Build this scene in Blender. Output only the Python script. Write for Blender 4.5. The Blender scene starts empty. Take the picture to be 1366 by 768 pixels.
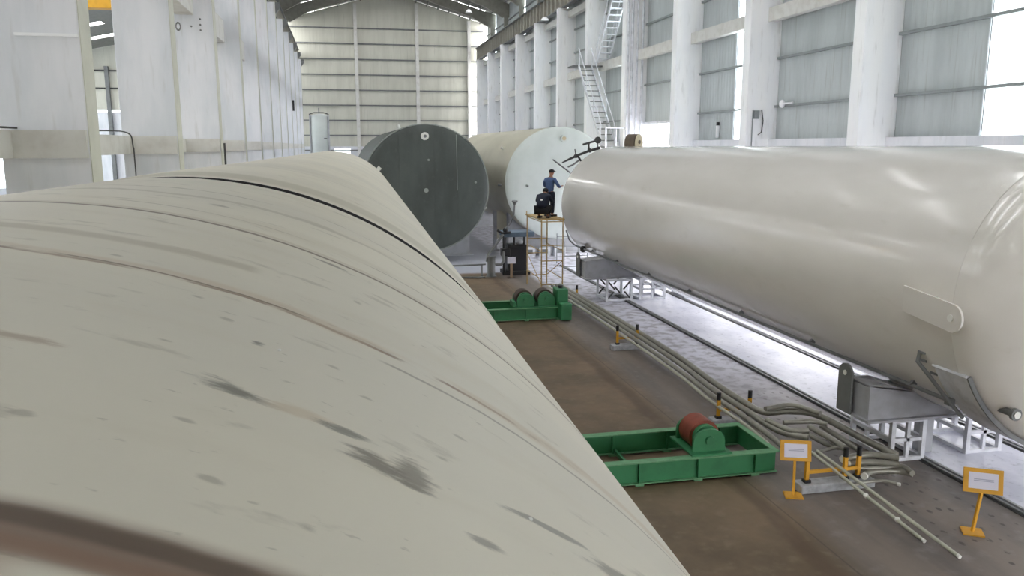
import bpy, math, random
from math import sin, cos, pi, radians, hypot, atan2
from mathutils import Vector, Matrix
random.seed(7)
S = bpy.context.scene
col = S.collection
H = 5.2                                   # eye height above the shop floor (m)

# ------------------------------------------------------------------ camera
FPX, PITCH, YAW, ROLL = 1067.0, 0.17515, 0.2087, -0.00085
_cy, _sy, _cp, _sp = cos(YAW), sin(YAW), cos(PITCH), sin(PITCH)
F_ = Vector((_sy*_cp, _cy*_cp, -_sp)); R_ = Vector((_cy, -_sy, 0)); U_ = R_.cross(F_)
R2 = R_*cos(ROLL) + U_*sin(ROLL); U2 = -R_*sin(ROLL) + U_*cos(ROLL)
cd = bpy.data.cameras.new('camera'); cam = bpy.data.objects.new('camera', cd); col.objects.link(cam)
cam.matrix_world = Matrix(((R2.x, U2.x, -F_.x, 0), (R2.y, U2.y, -F_.y, 0), (R2.z, U2.z, -F_.z, H), (0, 0, 0, 1)))
cd.sensor_width = 36; cd.lens = 36*FPX/1366; cd.clip_start = .05; cd.clip_end = 500
S.camera = cam
def at_z(px, py, z):                       # measuring aid: where a sight line meets a level
    d = R2*((px-683)/FPX) - U2*((py-384)/FPX) + F_
    t = (z-H)/d.z
    return Vector((d.x*t, d.y*t, z))

# ------------------------------------------------------------------ materials
def srgb(r, g, b):
    return tuple(((c/255)/12.92 if c/255 <= .04045 else ((c/255+.055)/1.055)**2.4) for c in (r, g, b)) + (1,)
class NT:
    """small expression helper over a shader node tree"""
    def __init__(s, name):
        s.m = bpy.data.materials.new(name); s.m.use_nodes = True
        s.t = s.m.node_tree; s.n = s.t.nodes; s.l = s.t.links
        s.b = s.n['Principled BSDF']
        s.tc = s.n.new('ShaderNodeTexCoord')
        s.xyz = s.n.new('ShaderNodeSeparateXYZ'); s.l.new(s.tc.outputs['Object'], s.xyz.inputs[0])
    def put(s, v, sock):
        if isinstance(v, (int, float)): sock.default_value = v
        elif isinstance(v, tuple): sock.default_value = v
        else: s.l.new(v, sock)
    def M(s, op, a, b=0., c=None, clamp=False):
        n = s.n.new('ShaderNodeMath'); n.operation = op; n.use_clamp = clamp
        s.put(a, n.inputs[0]); s.put(b, n.inputs[1])
        if c is not None: s.put(c, n.inputs[2])
        return n.outputs[0]
    def noise(s, scale=(1, 1, 1), sc=5., det=4., rough=.55, w=0.):
        mp = s.n.new('ShaderNodeMapping'); mp.inputs['Scale'].default_value = scale; mp.inputs['Location'].default_value = (w, w*.7, w*1.3)
        s.l.new(s.tc.outputs['Object'], mp.inputs[0])
        n = s.n.new('ShaderNodeTexNoise'); n.inputs['Scale'].default_value = sc; n.inputs['Detail'].default_value = det
        n.inputs['Roughness'].default_value = rough
        s.l.new(mp.outputs[0], n.inputs['Vector']); return n.outputs[0]
    def step(s, v, lo, hi):                # smooth 0..1 ramp
        n = s.n.new('ShaderNodeMapRange'); n.interpolation_type = 'SMOOTHSTEP'
        s.put(v, n.inputs[0]); n.inputs[1].default_value = lo; n.inputs[2].default_value = hi
        n.inputs[3].default_value = 0; n.inputs[4].default_value = 1
        return n.outputs[0]
    def mix(s, f, a, b):
        n = s.n.new('ShaderNodeMix'); n.data_type = 'RGBA'
        s.put(f, n.inputs[0]); s.put(a, n.inputs[6]); s.put(b, n.inputs[7]); return n.outputs[2]
    def bump(s, h, strength=.3, dist=.01):
        n = s.n.new('ShaderNodeBump'); n.inputs['Strength'].default_value = strength; n.inputs['Distance'].default_value = dist
        s.l.new(h, n.inputs['Height']); s.l.new(n.outputs[0], s.b.inputs['Normal'])
    def done(s, color, rough=.5, metal=0.):
        s.put(color, s.b.inputs['Base Color']); s.put(rough, s.b.inputs['Roughness']); s.b.inputs['Metallic'].default_value = metal
        return s.m
_mc = {}
def paint(name, rgb, rough=.5, metal=0., var=.12, sc=3., dirt=None, bump=0.):
    if name in _mc: return _mc[name]
    t = NT(name); c = srgb(*rgb)
    dk = tuple(x*(1-var*2) for x in c[:3]) + (1,) if dirt is None else srgb(*dirt)
    f = t.step(t.noise(sc=sc, det=5), .38, .75)
    f = t.M('MULTIPLY', f, .8 if dirt is None else .6)
    cc = t.mix(f, c, dk)
    if bump: t.bump(t.noise(sc=sc*6), bump)
    _mc[name] = t.done(cc, rough, metal); return _mc[name]

def hallow(name):
    """white-washed concrete of the columns, with faint vertical runs and a dirty foot"""
    t = NT(name)
    a = t.noise((1, 1, .25), 1.6, 5); b = t.noise((3, 3, .4), 2.5, 4, w=4)
    c1 = t.mix(t.step(a, .35, .7), srgb(226, 226, 230), srgb(210, 213, 218))
    c2 = t.mix(t.M('MULTIPLY', t.step(b, .55, .8), .5), c1, srgb(186, 184, 180))
    t.bump(t.noise(sc=9), .1)
    return t.done(c2, .62)
M_col = hallow('whitewashed_concrete'); M_colr = hallow('whitewash_lit')  # right row is a lighter copy, its brighter light put into the colour
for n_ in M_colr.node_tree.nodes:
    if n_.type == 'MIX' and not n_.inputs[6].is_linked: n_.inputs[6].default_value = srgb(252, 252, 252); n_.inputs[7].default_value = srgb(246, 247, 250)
M_flange = paint('cream_concrete', (205, 205, 193), .6, var=.05)
M_beam = paint('beam_paint', (214, 213, 208), .6, var=.06, dirt=(190, 186, 178))
M_steel = paint('grey_steel', (118, 120, 120), .5, var=.15)
M_dark = paint('dark_steel', (60, 60, 60), .6)
M_black = paint('black_paint', (22, 23, 28), .45)
M_girt = paint('girt_paint', (140, 145, 145), .5)
M_roof = paint('roof_sheet', (112, 112, 106), .6, var=.15)
M_gird = paint('girder_paint', (165, 162, 152), .6, var=.08)
M_raft = paint('rafter_paint', (150, 148, 138), .55)
M_yel = paint('yellow_paint', (222, 164, 44), .5, var=.12)
M_scaf = paint('scaffold_paint', (188, 158, 100), .55, var=.2, dirt=(120, 110, 90))
M_white = paint('white_frame_paint', (224, 226, 232), .5, var=.08, dirt=(160, 160, 165))
M_pipe = paint('pipe_metal', (158, 156, 146), .38, .35, var=.14, sc=6)
M_pipe2 = paint('pipe_metal_pale', (188, 188, 172), .4, .2, var=.12, sc=8)
M_cap = paint('white_cap', (232, 232, 226), .5, var=.03)
M_green = paint('green_machine_paint', (52, 126, 82), .45, var=.12, sc=4)
M_green_e = paint('green_worn_edge', (104, 158, 116), .5, var=.15, sc=8)
M_red = paint('red_rubber', (138, 66, 48), .55, var=.2, sc=8)
M_rub = paint('dark_rubber', (72, 58, 50), .6, var=.2)
M_brown = paint('brown_wood', (92, 78, 62), .6, var=.2)
M_cream = paint('cream_disc', (206, 192, 160), .6, var=.08)
M_blue = paint('slate_blue_cover', (92, 110, 128), .5)
M_slab = paint('slab_concrete', (176, 178, 182), .75, var=.15, sc=8, dirt=(120, 120, 120))
M_paper = paint('paper', (224, 222, 236), .7, var=.02)
M_ink = paint('faded_print', (178, 178, 198), .7, var=.02)
M_craney = paint('crane_yellow', (214, 160, 40), .5)
M_skin = paint('skin', (150, 105, 82), .6, var=.03)
M_shirt = paint('blue_shirt', (72, 92, 132), .85, var=.1, sc=12)
M_navy = paint('navy_cloth', (26, 32, 48), .9, var=.15, sc=10)
M_cap2 = paint('black_cap', (14, 14, 18), .8)
M_bulb = paint('white_plastic', (238, 238, 240), .4, var=.01)

def corrugated(name, c1, c2, axis='Y', pitch=.25, strength=.6, rust=(120, 112, 98)):
    t = NT(name)
    y = t.xyz.outputs[{'X': 0, 'Y': 1}[axis]]
    w = t.M('SINE', t.M('MULTIPLY', y, 2*pi/pitch))
    n = t.noise((.6, .6, .12), 2.2, 5); n2 = t.noise((6, 6, .25), 1.5, 4, w=3)
    c = t.mix(t.step(n, .35, .7), srgb(*c1), srgb(*c2))
    c = t.mix(t.M('MULTIPLY', t.step(n2, .55, .8), .45), c, srgb(*rust))
    t.bump(t.M('MULTIPLY', w, 1.), strength, .03)
    return t.done(c, .55)
M_sheet = corrugated('wall_sheet', (188, 194, 195), (174, 180, 181), 'Y', .25, .22)
M_sheetb = corrugated('back_sheet', (204, 203, 190), (194, 193, 180), 'X', .35, .08, (150, 150, 140))

t = NT('daylight_glazing')                 # thin clear sheet with a weak reflection
tr = t.n.new('ShaderNodeBsdfTransparent'); tr.inputs[0].default_value = (.9, .95, .95, 1)
tl = t.n.new('ShaderNodeBsdfTranslucent'); tl.inputs[0].default_value = (.85, .9, .9, 1)
m2 = t.n.new('ShaderNodeMixShader'); m2.inputs[0].default_value = .75
gl = t.n.new('ShaderNodeBsdfGlossy'); gl.inputs['Roughness'].default_value = .1
mx = t.n.new('ShaderNodeMixShader'); mx.inputs[0].default_value = .08
t.l.new(tr.outputs[0], m2.inputs[1]); t.l.new(tl.outputs[0], m2.inputs[2]); t.l.new(m2.outputs[0], mx.inputs[1]); t.l.new(gl.outputs[0], mx.inputs[2])
t.l.new(mx.outputs[0], t.n['Material Output'].inputs[0]); M_glass = t.m

def tank_white(name, base=(212, 210, 200), alt=(198, 196, 186), rough=.27):
    t = NT(name)
    n = t.noise((1, .35, 1), .9, 3); n2 = t.noise((2, .6, 2), 2., 5, w=9)
    c = t.mix(t.step(n, .35, .68), srgb(*base), srgb(*alt))
    c = t.mix(t.M('MULTIPLY', t.step(n2, .6, .8), .3), c, srgb(205, 198, 184))
    return t.done(c, rough)
M_tankw = tank_white('white_tank_paint', (236, 232, 226), (229, 225, 218), .18)
M_tankw.node_tree.nodes['Principled BSDF'].inputs['Coat Weight'].default_value = .6
M_tankw.node_tree.nodes['Principled BSDF'].inputs['Coat Roughness'].default_value = .09
M_tankw2 = tank_white('cream_tank_paint', (214, 210, 190), (202, 198, 178), .35)
M_tankhead = tank_white('pale_head_paint', (216, 222, 218), (206, 213, 208), .35)
t = NT('grey_green_primer')
n = t.noise((1, 1, .4), 1.2, 5); n2 = t.noise((1, 1, 1), 5, 5, w=5)
c = t.mix(t.step(n, .3, .7), srgb(80, 86, 83), srgb(66, 71, 68))
c = t.mix(t.M('MULTIPLY', t.step(n2, .55, .75), .35), c, srgb(92, 97, 92))
M_primer = t.done(c, .5)
M_primer_w = paint('pale_weld', (150, 156, 150), .6)

# shop floor: zones of bare, stained and pale concrete
t = NT('shop_floor')
X, Y = t.xyz.outputs[0], t.xyz.outputs[1]
nb = t.noise(sc=.55, det=6, rough=.62); nf = t.noise(sc=3.5, det=6, w=7); nl = t.noise((1, .12, 1), 1.6, 5, w=2)
brown = t.mix(t.step(nb, .35, .68), srgb(120, 101, 79), srgb(92, 77, 58))
brown = t.mix(t.M('MULTIPLY', t.step(nf, .5, .75), .4), brown, srgb(142, 128, 110))
grey = t.mix(t.step(nl, .35, .7), srgb(122, 111, 102), srgb(94, 87, 83))
grey = t.mix(t.M('MULTIPLY', t.step(nf, .5, .78), .4), grey, srgb(150, 146, 146))
xw = t.M('ADD', X, t.M('MULTIPLY', t.M('SUBTRACT', nb, .5), .5))
c = t.mix(t.step(xw, 5.9, 6.5), brown, grey)
# dark wheel-worn strip along the aisle
st = t.M('MULTIPLY', t.step(t.M('ABSOLUTE', t.M('SUBTRACT', xw, 5.82)), .22, .05), t.step(nl, .35, .55))
c = t.mix(t.M('MULTIPLY', st, .75), c, srgb(84, 66, 50))
# construction joint
jt = t.step(t.M('ABSOLUTE', t.M('SUBTRACT', X, 6.08)), .02, .008)
c = t.mix(t.M('MULTIPLY', jt, .6), c, srgb(70, 60, 52))
# bluish far half of the hall, beyond the aisle end; reflected door light put into the colour
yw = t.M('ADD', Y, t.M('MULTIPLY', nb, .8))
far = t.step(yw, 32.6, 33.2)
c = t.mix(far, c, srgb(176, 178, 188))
# pale strip beside the rails, fading in with distance
yy = t.M('ADD', Y, t.M('MULTIPLY', nf, 3))
pale = t.M('MULTIPLY', t.step(X, 7.25, 7.7), t.step(yy, 13., 20.))
palec = t.mix(t.step(nf, .42, .66), srgb(208, 208, 220), srgb(160, 158, 166))
c = t.mix(pale, c, palec)
# little dark dashes pressed in rows into the strip
bx = t.n.new('ShaderNodeTexVoronoi'); bx.inputs['Scale'].default_value = 5.2; bx.inputs['Randomness'].default_value = .35
mp = t.n.new('ShaderNodeMapping'); mp.inputs['Scale'].default_value = (1., .62, 1); t.l.new(t.tc.outputs['Object'], mp.inputs[0]); t.l.new(mp.outputs[0], bx.inputs['Vector'])
dots = t.M('MULTIPLY', t.step(bx.outputs['Distance'], .22, .14), t.M('MULTIPLY', t.step(X, 7.3, 7.7), t.step(yy, 19., 14.)))
dots = t.M('MULTIPLY', dots, t.step(t.noise(sc=7, w=3), .38, .52))
c = t.mix(t.M('MULTIPLY', dots, .9), c, srgb(66, 56, 52))
t.bump(nf, .12, .01)
rg = t.M('ADD', .38, t.M('MULTIPLY', nf, .3))
M_floor = t.done(c, rg)
t = NT('track_paint')
n = t.noise((1, .5, 1), 1.5, 5); n2 = t.noise(sc=8, det=5, w=4)
c = t.mix(t.step(n, .35, .7), srgb(228, 229, 240), srgb(206, 208, 222))
c = t.mix(t.M('MULTIPLY', t.step(n2, .55, .75), .5), c, srgb(140, 142, 152))
M_track = t.done(c, t.M('ADD', .34, t.M('MULTIPLY', n2, .2)))

# the near tank: primer with weld seams, stains and a painted shade band placed on its shell (metres along, angle round)
t = NT('weathered_tank_primer')
X, Y, Z = t.xyz.outputs
ang = t.M('MULTIPLY', t.M('ARCTAN2', X, Z), 180/pi)
nbig = t.noise((.5, .8, .5), 1.1, 5); nst = t.noise((1., 3.2, 1.), 1.2, 5, w=3); nfi = t.noise((1, 2.5, 1), 6, 5, w=8); nw = t.noise((1.2, 1.2, 1.2), 1.3, 4, w=12)
base = t.mix(t.step(nbig, .35, .68), srgb(226, 221, 204), srgb(216, 212, 198))
base = t.mix(t.M('MULTIPLY', t.step(nst, .52, .75), .5), base, srgb(206, 198, 178))
base = t.mix(t.M('MULTIPLY', t.step(nfi, .6, .72), .4), base, srgb(158, 152, 136))
nsp = t.noise((1, 2.4, 1), 22, 3, w=31)
base = t.mix(t.M('MULTIPLY', t.step(nsp, .68, .76), .35), base, srgb(140, 135, 120))
def seam_or_shade(c, y0, w, colr, k, wob=.05, a0=-200, a1=200, brk=None):
    yy = t.M('ADD', Y, t.M('MULTIPLY', t.M('SUBTRACT', nw, .5), wob*2))
    m = t.step(t.M('ABSOLUTE', t.M('SUBTRACT', yy, y0)), w, w*.35)
    m = t.M('MULTIPLY', m, t.M('MULTIPLY', t.step(ang, a0-.6, a0+.6), t.step(ang, a1+.6, a1-.6)))
    if brk: m = t.M('MULTIPLY', m, t.step(t.noise((1, 1, 1), brk, 3, w=y0), .36, .5))
    return t.mix(t.M('MULTIPLY', m, k), c, colr)
nbl = t.noise((1, 4, 1), 9, 6, .65, w=21)
def blot(c, y0, a0, dy, da, colr, k=.8, slope=0.):
    # ragged stain: ellipse in (along, angle), edge broken by noise
    u = t.M('DIVIDE', t.M('SUBTRACT', ang, a0), da)
    yy = t.M('SUBTRACT', t.M('SUBTRACT', Y, y0), t.M('MULTIPLY', u, slope))
    v = t.M('DIVIDE', yy, dy)
    r = t.M('SQRT', t.M('ADD', t.M('MULTIPLY', u, u), t.M('MULTIPLY', v, v)))
    r = t.M('ADD', r, t.M('MULTIPLY', t.M('SUBTRACT', nbl, .5), 3.2))
    return t.mix(t.M('MULTIPLY', t.step(r, 1.2, .35), k), c, colr)
rust, rd, gry = srgb(128, 104, 84), srgb(112, 84, 66), srgb(122, 120, 110)
c = seam_or_shade(base, 2.56, .022, srgb(118, 106, 88), .95, .03)
c = seam_or_shade(c, 2.60, .03, srgb(190, 180, 158), .5, .05)
c = seam_or_shade(c, 2.80, .012, srgb(150, 142, 124), .55, .03, 6, 60, 2.)
c = seam_or_shade(c, 1.645, .015, rust, .9, .05, -30, 38, 5.)
c = seam_or_shade(c, 1.66, .05, srgb(196, 180, 156), .5, .1, -30, 60, 2.)
c = seam_or_shade(c, 1.665, .009, srgb(112, 96, 78), .8, .03, 8, 24, 4.)
c = seam_or_shade(c, 4.62, .09, srgb(208, 202, 184), .6, .1, -30, 60)
c = seam_or_shade(c, 1.56, .011, srgb(140, 134, 120), .7, .04, 28, 62)
c = seam_or_shade(c, 3.6, .015, srgb(158, 152, 134), .6, .2, -10, 50, 1.5)
c = seam_or_shade(c, 3.3, .05, srgb(180, 174, 156), .6, .2, -30, 40, 1.)
c = seam_or_shade(c, 1.95, .06, srgb(180, 172, 152), .6, .1, -30, 20, 1.)
c = seam_or_shade(c, .655, .055, rd, .85, .03, -60, 26.5)
c = seam_or_shade(c, .675, .02, srgb(82, 68, 54), .7, .05, -60, 24.5)
c = seam_or_shade(c, .60, .03, srgb(176, 150, 128), .5, .06, -60, 20)
c = seam_or_shade(c, .63, .02, srgb(140, 110, 90), .6, .02, -60, 25)
c = seam_or_shade(c, 5.08, .24, srgb(190, 185, 166), .75, .03, -14, 75)  # shading of the step behind the joint, painted as a darker band
c = seam_or_shade(c, 6.9, .02, srgb(150, 144, 126), .6, .03)
c = seam_or_shade(c, 9.1, .02, srgb(150, 144, 126), .5, .03)
c = seam_or_shade(c, 12., .03, srgb(150, 144, 126), .5, .03)
c = blot(c, 1.105, 22.0, .022, 1.5, gry, .9, -.012)
c = blot(c, 1.10, 24.4, .026, 1.4, srgb(206, 194, 172), .8, 0)
c = blot(c, 1.085, 26.1, .018, 1.0, gry, .85, 0)
c = blot(c, 1.02, 27.3, .03, 1.3, srgb(128, 122, 110), .9, -.012)
c = blot(c, 1.025, 28.6, .055, .8, srgb(130, 124, 112), .85, 0)
c = blot(c, 1.085, 34.2, .012, 2.2, gry, .7, .014)
c = blot(c, 1.065, 38.2, .028, 1.8, srgb(136, 132, 120), .8, .01)
c = blot(c, .915, 31.1, .015, .7, srgb(146, 142, 130), .8, 0)
c = blot(c, 1.095, 15.2, .018, 1.6, srgb(158, 136, 112), .6, 0)
c = blot(c, 2.48, 24.2, .025, 1.1, srgb(120, 116, 104), .75, 0)
c = blot(c, 2.25, 33., .02, 3.0, srgb(206, 200, 180), .7, -.02)
c = blot(c, 2.2, 38., .012, 3., srgb(140, 134, 118), .6, -.02)
c = blot(c, 1.36, 22.1, .012, .3, srgb(116, 112, 104), .8, 0)
c = blot(c, 3.1, 13., .03, 1., srgb(130, 124, 108), .6, 0)
for (yy_, aa_, dd_) in ((1.75, 13.5, .012), (1.55, 18.6, .014), (1.45, 20.4, .012), (1.23, 19.0, .009), (.86, 17.6, .012), (.95, 21.3, .008), (.82, 22.6, .01), (1.38, 25.4, .01), (1.28, 27.0, .01), (2.05, 26.5, .02), (1.9, 31., .014), (1.3, 31.5, .012), (1.15, 30.2, .01), (.78, 25.3, .01)):
    c = blot(c, yy_, aa_, dd_*.8, .35, srgb(150, 145, 130), .5, 0)
t.bump(nfi, .06, .01)
M_near = t.done(c, t.M('ADD', .36, t.M('MULTIPLY', nbig, .2)))

# ------------------------------------------------------------------ mesh helpers
class MB:
    def __init__(s): s.v = []; s.f = []; s.sm = []
    def add(s, vs, fs, smooth=False):
        o = len(s.v); s.v += [tuple(v) for v in vs]; s.f += [tuple(i+o for i in f) for f in fs]; s.sm += [smooth]*len(fs); return s
    def box(s, c, d, rz=0., ry=0., rx=0.):
        m = Matrix.Rotation(rz, 3, 'Z') @ Matrix.Rotation(ry, 3, 'Y') @ Matrix.Rotation(rx, 3, 'X'); c = Vector(c)
        vs = [c + m @ Vector((d[0]/2*i, d[1]/2*j, d[2]/2*k)) for i in (-1, 1) for j in (-1, 1) for k in (-1, 1)]
        return s.add(vs, [(0, 1, 3, 2), (4, 6, 7, 5), (0, 4, 5, 1), (2, 3, 7, 6), (0, 2, 6, 4), (1, 5, 7, 3)])
    def span(s, a, b):                     # axis aligned box between two corners
        return s.box([(a[i]+b[i])/2 for i in range(3)], [abs(a[i]-b[i]) for i in range(3)])
    def bar(s, a, b, w, h):                # rectangular bar between two points
        a, b = Vector(a), Vector(b); d = (b-a).normalized()
        u = d.cross(Vector((0, 0, 1)));  u = Vector((1, 0, 0)) if u.length < 1e-3 else u.normalized(); v = u.cross(d)
        vs = [p + u*i*w/2 + v*j*h/2 for p in (a, b) for i, j in ((-1, -1), (1, -1), (1, 1), (-1, 1))]
        return s.add(vs, [(3, 2, 1, 0), (4, 5, 6, 7), (0, 1, 5, 4), (1, 2, 6, 5), (2, 3, 7, 6), (3, 0, 4, 7)])
    def tube(s, pts, r, n=12, caps=True):
        pts = [Vector(p) for p in pts]; rs = r if isinstance(r, (list, tuple)) else [r]*len(pts)
        rings = []; up = None
        for i, p in enumerate(pts):
            d = (pts[min(i+1, len(pts)-1)] - pts[max(i-1, 0)]).normalized()
            if up is None:
                up = Vector((0, 0, 1)) if abs(d.z) < .9 else Vector((1, 0, 0))
            u = (up - d*up.dot(d)).normalized(); w = d.cross(u); up = u
            rings.append([p + (u*cos(2*pi*k/n) + w*sin(2*pi*k/n))*rs[i] for k in range(n)])
        o = len(s.v)
        vs = [v for rg in rings for v in rg]
        fs = [(i*n+k, i*n+(k+1) % n, (i+1)*n+(k+1) % n, (i+1)*n+k) for i in range(len(pts)-1) for k in range(n)]
        s.add(vs, fs, True)
        if caps:
            s.f.append(tuple(o+k for k in reversed(range(n)))); s.f.append(tuple(o+(len(pts)-1)*n+k for k in range(n))); s.sm += [False]*2
        return s
    def lathe_y(s, prof, n=96, close=True, a0=0., a1=2*pi):    # prof: (y, r) along Y
        vs = []; full = abs(a1-a0-2*pi) < 1e-6; m = n if full else n+1
        for y, r in prof:
            for k in range(m):
                a = a0+(a1-a0)*k/n; vs.append((r*sin(a), y, r*cos(a)))
        fs = []
        for i in range(len(prof)-1):
            for k in range(n):
                k2 = (k+1) % m
                fs.append((i*m+k, (i+1)*m+k, (i+1)*m+k2, i*m+k2))
        return s.add(vs, fs, True)
    def prism(s, poly, y0, y1, plane='XZ'):   # extrude polygon
        f = {'XZ': lambda p, t: (p[0], t, p[1]), 'YZ': lambda p, t: (t, p[0], p[1]), 'XY': lambda p, t: (p[0], p[1], t)}[plane]
        n = len(poly); vs = [f(p, y0) for p in poly] + [f(p, y1) for p in poly]
        return s.add(vs, [tuple(range(n)), tuple(reversed(range(n, 2*n)))] + [(i, i+n, (i+1) % n+n, (i+1) % n) for i in range(n)])
    def ball(s, c, r, n=12, m=8, sq=(1, 1, 1)):
        c = Vector(c); vs = [c + Vector((0, 0, r*sq[2]))]
        for i in range(1, m):
            for k in range(n):
                a, b = pi*i/m, 2*pi*k/n; vs.append(c + Vector((r*sq[0]*sin(a)*cos(b), r*sq[1]*sin(a)*sin(b), r*sq[2]*cos(a))))
        vs.append(c - Vector((0, 0, r*sq[2]))); e = len(vs)-1
        fs = [(0, 1+k, 1+(k+1) % n) for k in range(n)] + [(e, e-n+(k+1) % n, e-n+k) for k in range(n)]
        fs += [(1+i*n+k, 1+(i+1)*n+k, 1+(i+1)*n+(k+1) % n, 1+i*n+(k+1) % n) for i in range(m-2) for k in range(n)]
        return s.add(vs, fs, True)
    def build(s, name, mat, parent=None, loc=None, bevel=0.):
        me = bpy.data.meshes.new(name); me.from_pydata(s.v, [], s.f); me.materials.append(mat)
        for p, q in zip(me.polygons, s.sm): p.use_smooth = q
        me.update()
        import bmesh
        bm = bmesh.new(); bm.from_mesh(me); bmesh.ops.recalc_face_normals(bm, faces=bm.faces); bm.to_mesh(me); bm.free()
        o = bpy.data.objects.new(name, me); col.objects.link(o)
        if parent: o.parent = parent
        if loc: o.location = loc
        if any(s.sm): me.set_sharp_from_angle(angle=radians(38))
        if bevel:
            b = o.modifiers.new('bevel', 'BEVEL'); b.width = bevel; b.segments = 2; b.limit_method = 'ANGLE'
        return o
def tag(o, label=None, cat=None, group=None, kind=None):
    if label: o['label'] = label
    if cat: o['category'] = cat
    if group: o['group'] = group
    if kind: o['kind'] = kind
    return o
def empty(name, loc, rz=0., **k):
    o = bpy.data.objects.new(name, None); col.objects.link(o); o.location = loc; o.rotation_euler = (0, 0, rz); o.empty_display_size = .2
    return tag(o, **k)
def struct(o): o['kind'] = 'structure'; return o
def copy_tree(o, parent=None):
    c = o.copy(); col.objects.link(c); c.parent = parent
    for ch in [x for x in list(S.objects) if x.parent == o]: copy_tree(ch, c)
    return c

# ------------------------------------------------------------------ the hall
BAY = 6.5
WL, WR = -3.47, 14.4                       # room faces of the two column rows
YB = 88.0                                  # gable wall
YF = -12.0                                 # hall runs on behind the viewer and opens there
EAVE, RIDGE, XR = 18.1, 21.0, 5.5
struct(MB().span((-31, YF-6, -.3), (30, YB+1, 0)).build('floor', M_floor))
tr_ = struct(MB().span((9.52, 2, .0), (11.3, 34, .012)).build('trim_1', M_track))
# rail slots left and right of the painted track bed
for i, (xa, w) in enumerate(((9.40, .17), (11.40, .17))):
    b = MB().span((xa-w/2, 2, .0), (xa+w/2, 34, .006)); o = struct(b.build('trim_%d' % (i+2), M_dark))
    MB().span((xa+w/2-.01, 2, 0), (xa+w/2+.035, 34, .03)).build('rail_edge', M_slab, o)
    MB().span((xa-.03, 2, 0), (xa+.015, 34, .03)).build('rail_head', M_steel, o)
struct(MB().span((11.5, 2, .0), (14.0, 34, .01)).build('trim_4', M_track))

# ---- columns
def column(x0, x1, yfar, top, flange_side, name='concrete_column', side='left'):
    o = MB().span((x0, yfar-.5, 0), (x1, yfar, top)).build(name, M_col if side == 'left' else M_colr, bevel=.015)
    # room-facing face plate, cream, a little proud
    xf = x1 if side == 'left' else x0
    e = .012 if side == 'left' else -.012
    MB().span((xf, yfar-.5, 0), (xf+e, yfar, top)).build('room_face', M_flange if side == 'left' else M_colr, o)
    return struct(o)
NL = [13.05 + BAY*k for k in range(-3, 12)]
NR = [21.1 + BAY*k for k in range(-4, 11)]
for y in NL:
    if y > YB: continue
    o = column(-4.62, WL-.012, y, 13.65, 1, side='left')
    # stub of the cross beam let into the column face
    MB().span((-4.45, y-.56, 5.04), (WL-.03, y-.5, 5.43)).build('stub_beam', M_beam, o)
    if abs(y-26.05) < .1:                  # painted ring mark and bolt heads on the third column
        vs = [(-4.44+rr*.075*sin(2*pi*k/20), y-.505, 8.62+rr*.13*cos(2*pi*k/20)) for rr in (1, .6) for k in range(20)]
        MB().add(vs, [(k, (k+1) % 20, 20+(k+1) % 20, 20+k) for k in range(20)]).build('painted_mark', M_steel, o)
        for (x, z) in ((-4.08, 8.63), (-3.83, 8.53), (-3.83, 8.68), (-3.83, 8.84)):
            MB().tube([(x, y-.5, z), (x, y-.53, z)], .028, 8).build('bolt_head', M_steel, o)
    MB().prism([(WL, 13.0), (WL+.28, 13.35), (WL+.28, 13.65), (WL, 13.65)], y-.4, y-.1).build('corbel', M_steel, o)
for y in NR:
    if y > YB: continue
    o = column(WR+.012, 15.6, y, 14.15, -1, side='right')
# longitudinal beams between neighbouring columns, low and high on both sides
for i, y in enumerate(NL[:-1]):
    y2 = min(NL[i+1], YB)
    if y >= YB: continue
    struct(MB().span((-4.72, y, 5.04), (-4.45, y2-.5, 5.43)).build('concrete_beam', M_beam, bevel=.01))
    struct(MB().span((-4.5, y, 8.95), (-4.0, y2-.5, 9.75)).build('concrete_beam', M_beam, bevel=.01))
for i, y in enumerate(NR[:-1]):
    y2 = min(NR[i+1], YB)
    if y >= YB: continue
    struct(MB().span((15.05, y, 9.55), (15.35, y2-.5, 10.02)).build('concrete_beam', M_beam, bevel=.01))
    struct(MB().span((15.05, y, 13.55), (15.35, y2-.5, 13.95)).build('concrete_beam', M_beam, bevel=.01))
# crane girders on the column heads
for (x, zb, nm) in ((14.75, 14.15, 'crane_girder'), (-4.0, 13.65, 'crane_girder')):
    g = MB().span((x-.02, YF, zb), (x+.02, YB-.4, zb+1.25)).build(nm, M_gird)
    struct(g)
    MB().span((x-.28, YF, zb+1.25), (x+.28, YB-.4, zb+1.3)).build('top_flange', M_steel, g)
    MB().span((x-.2, YF, zb), (x+.2, YB-.4, zb+.04)).build('bottom_flange', M_steel, g)
    b = MB(); y = YF+.5
    while y < YB-1:
        b.span((x-.2, y, zb+.04), (x+.2, y+.03, zb+1.25)); y += 1.08
    b.build('web_stiffeners', M_gird, g)
    MB().span((x-.04, YF, zb+1.3), (x+.04, YB-.4, zb+1.42)).build('crane_rail', M_dark, g)

# ---- right wall, one panel object per bay
wn = 1
ywins = [(NR[i]+1.4, NR[i]+2.8) for i in range(1, len(NR)-1, 2)]      # strip light in every other bay
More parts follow.
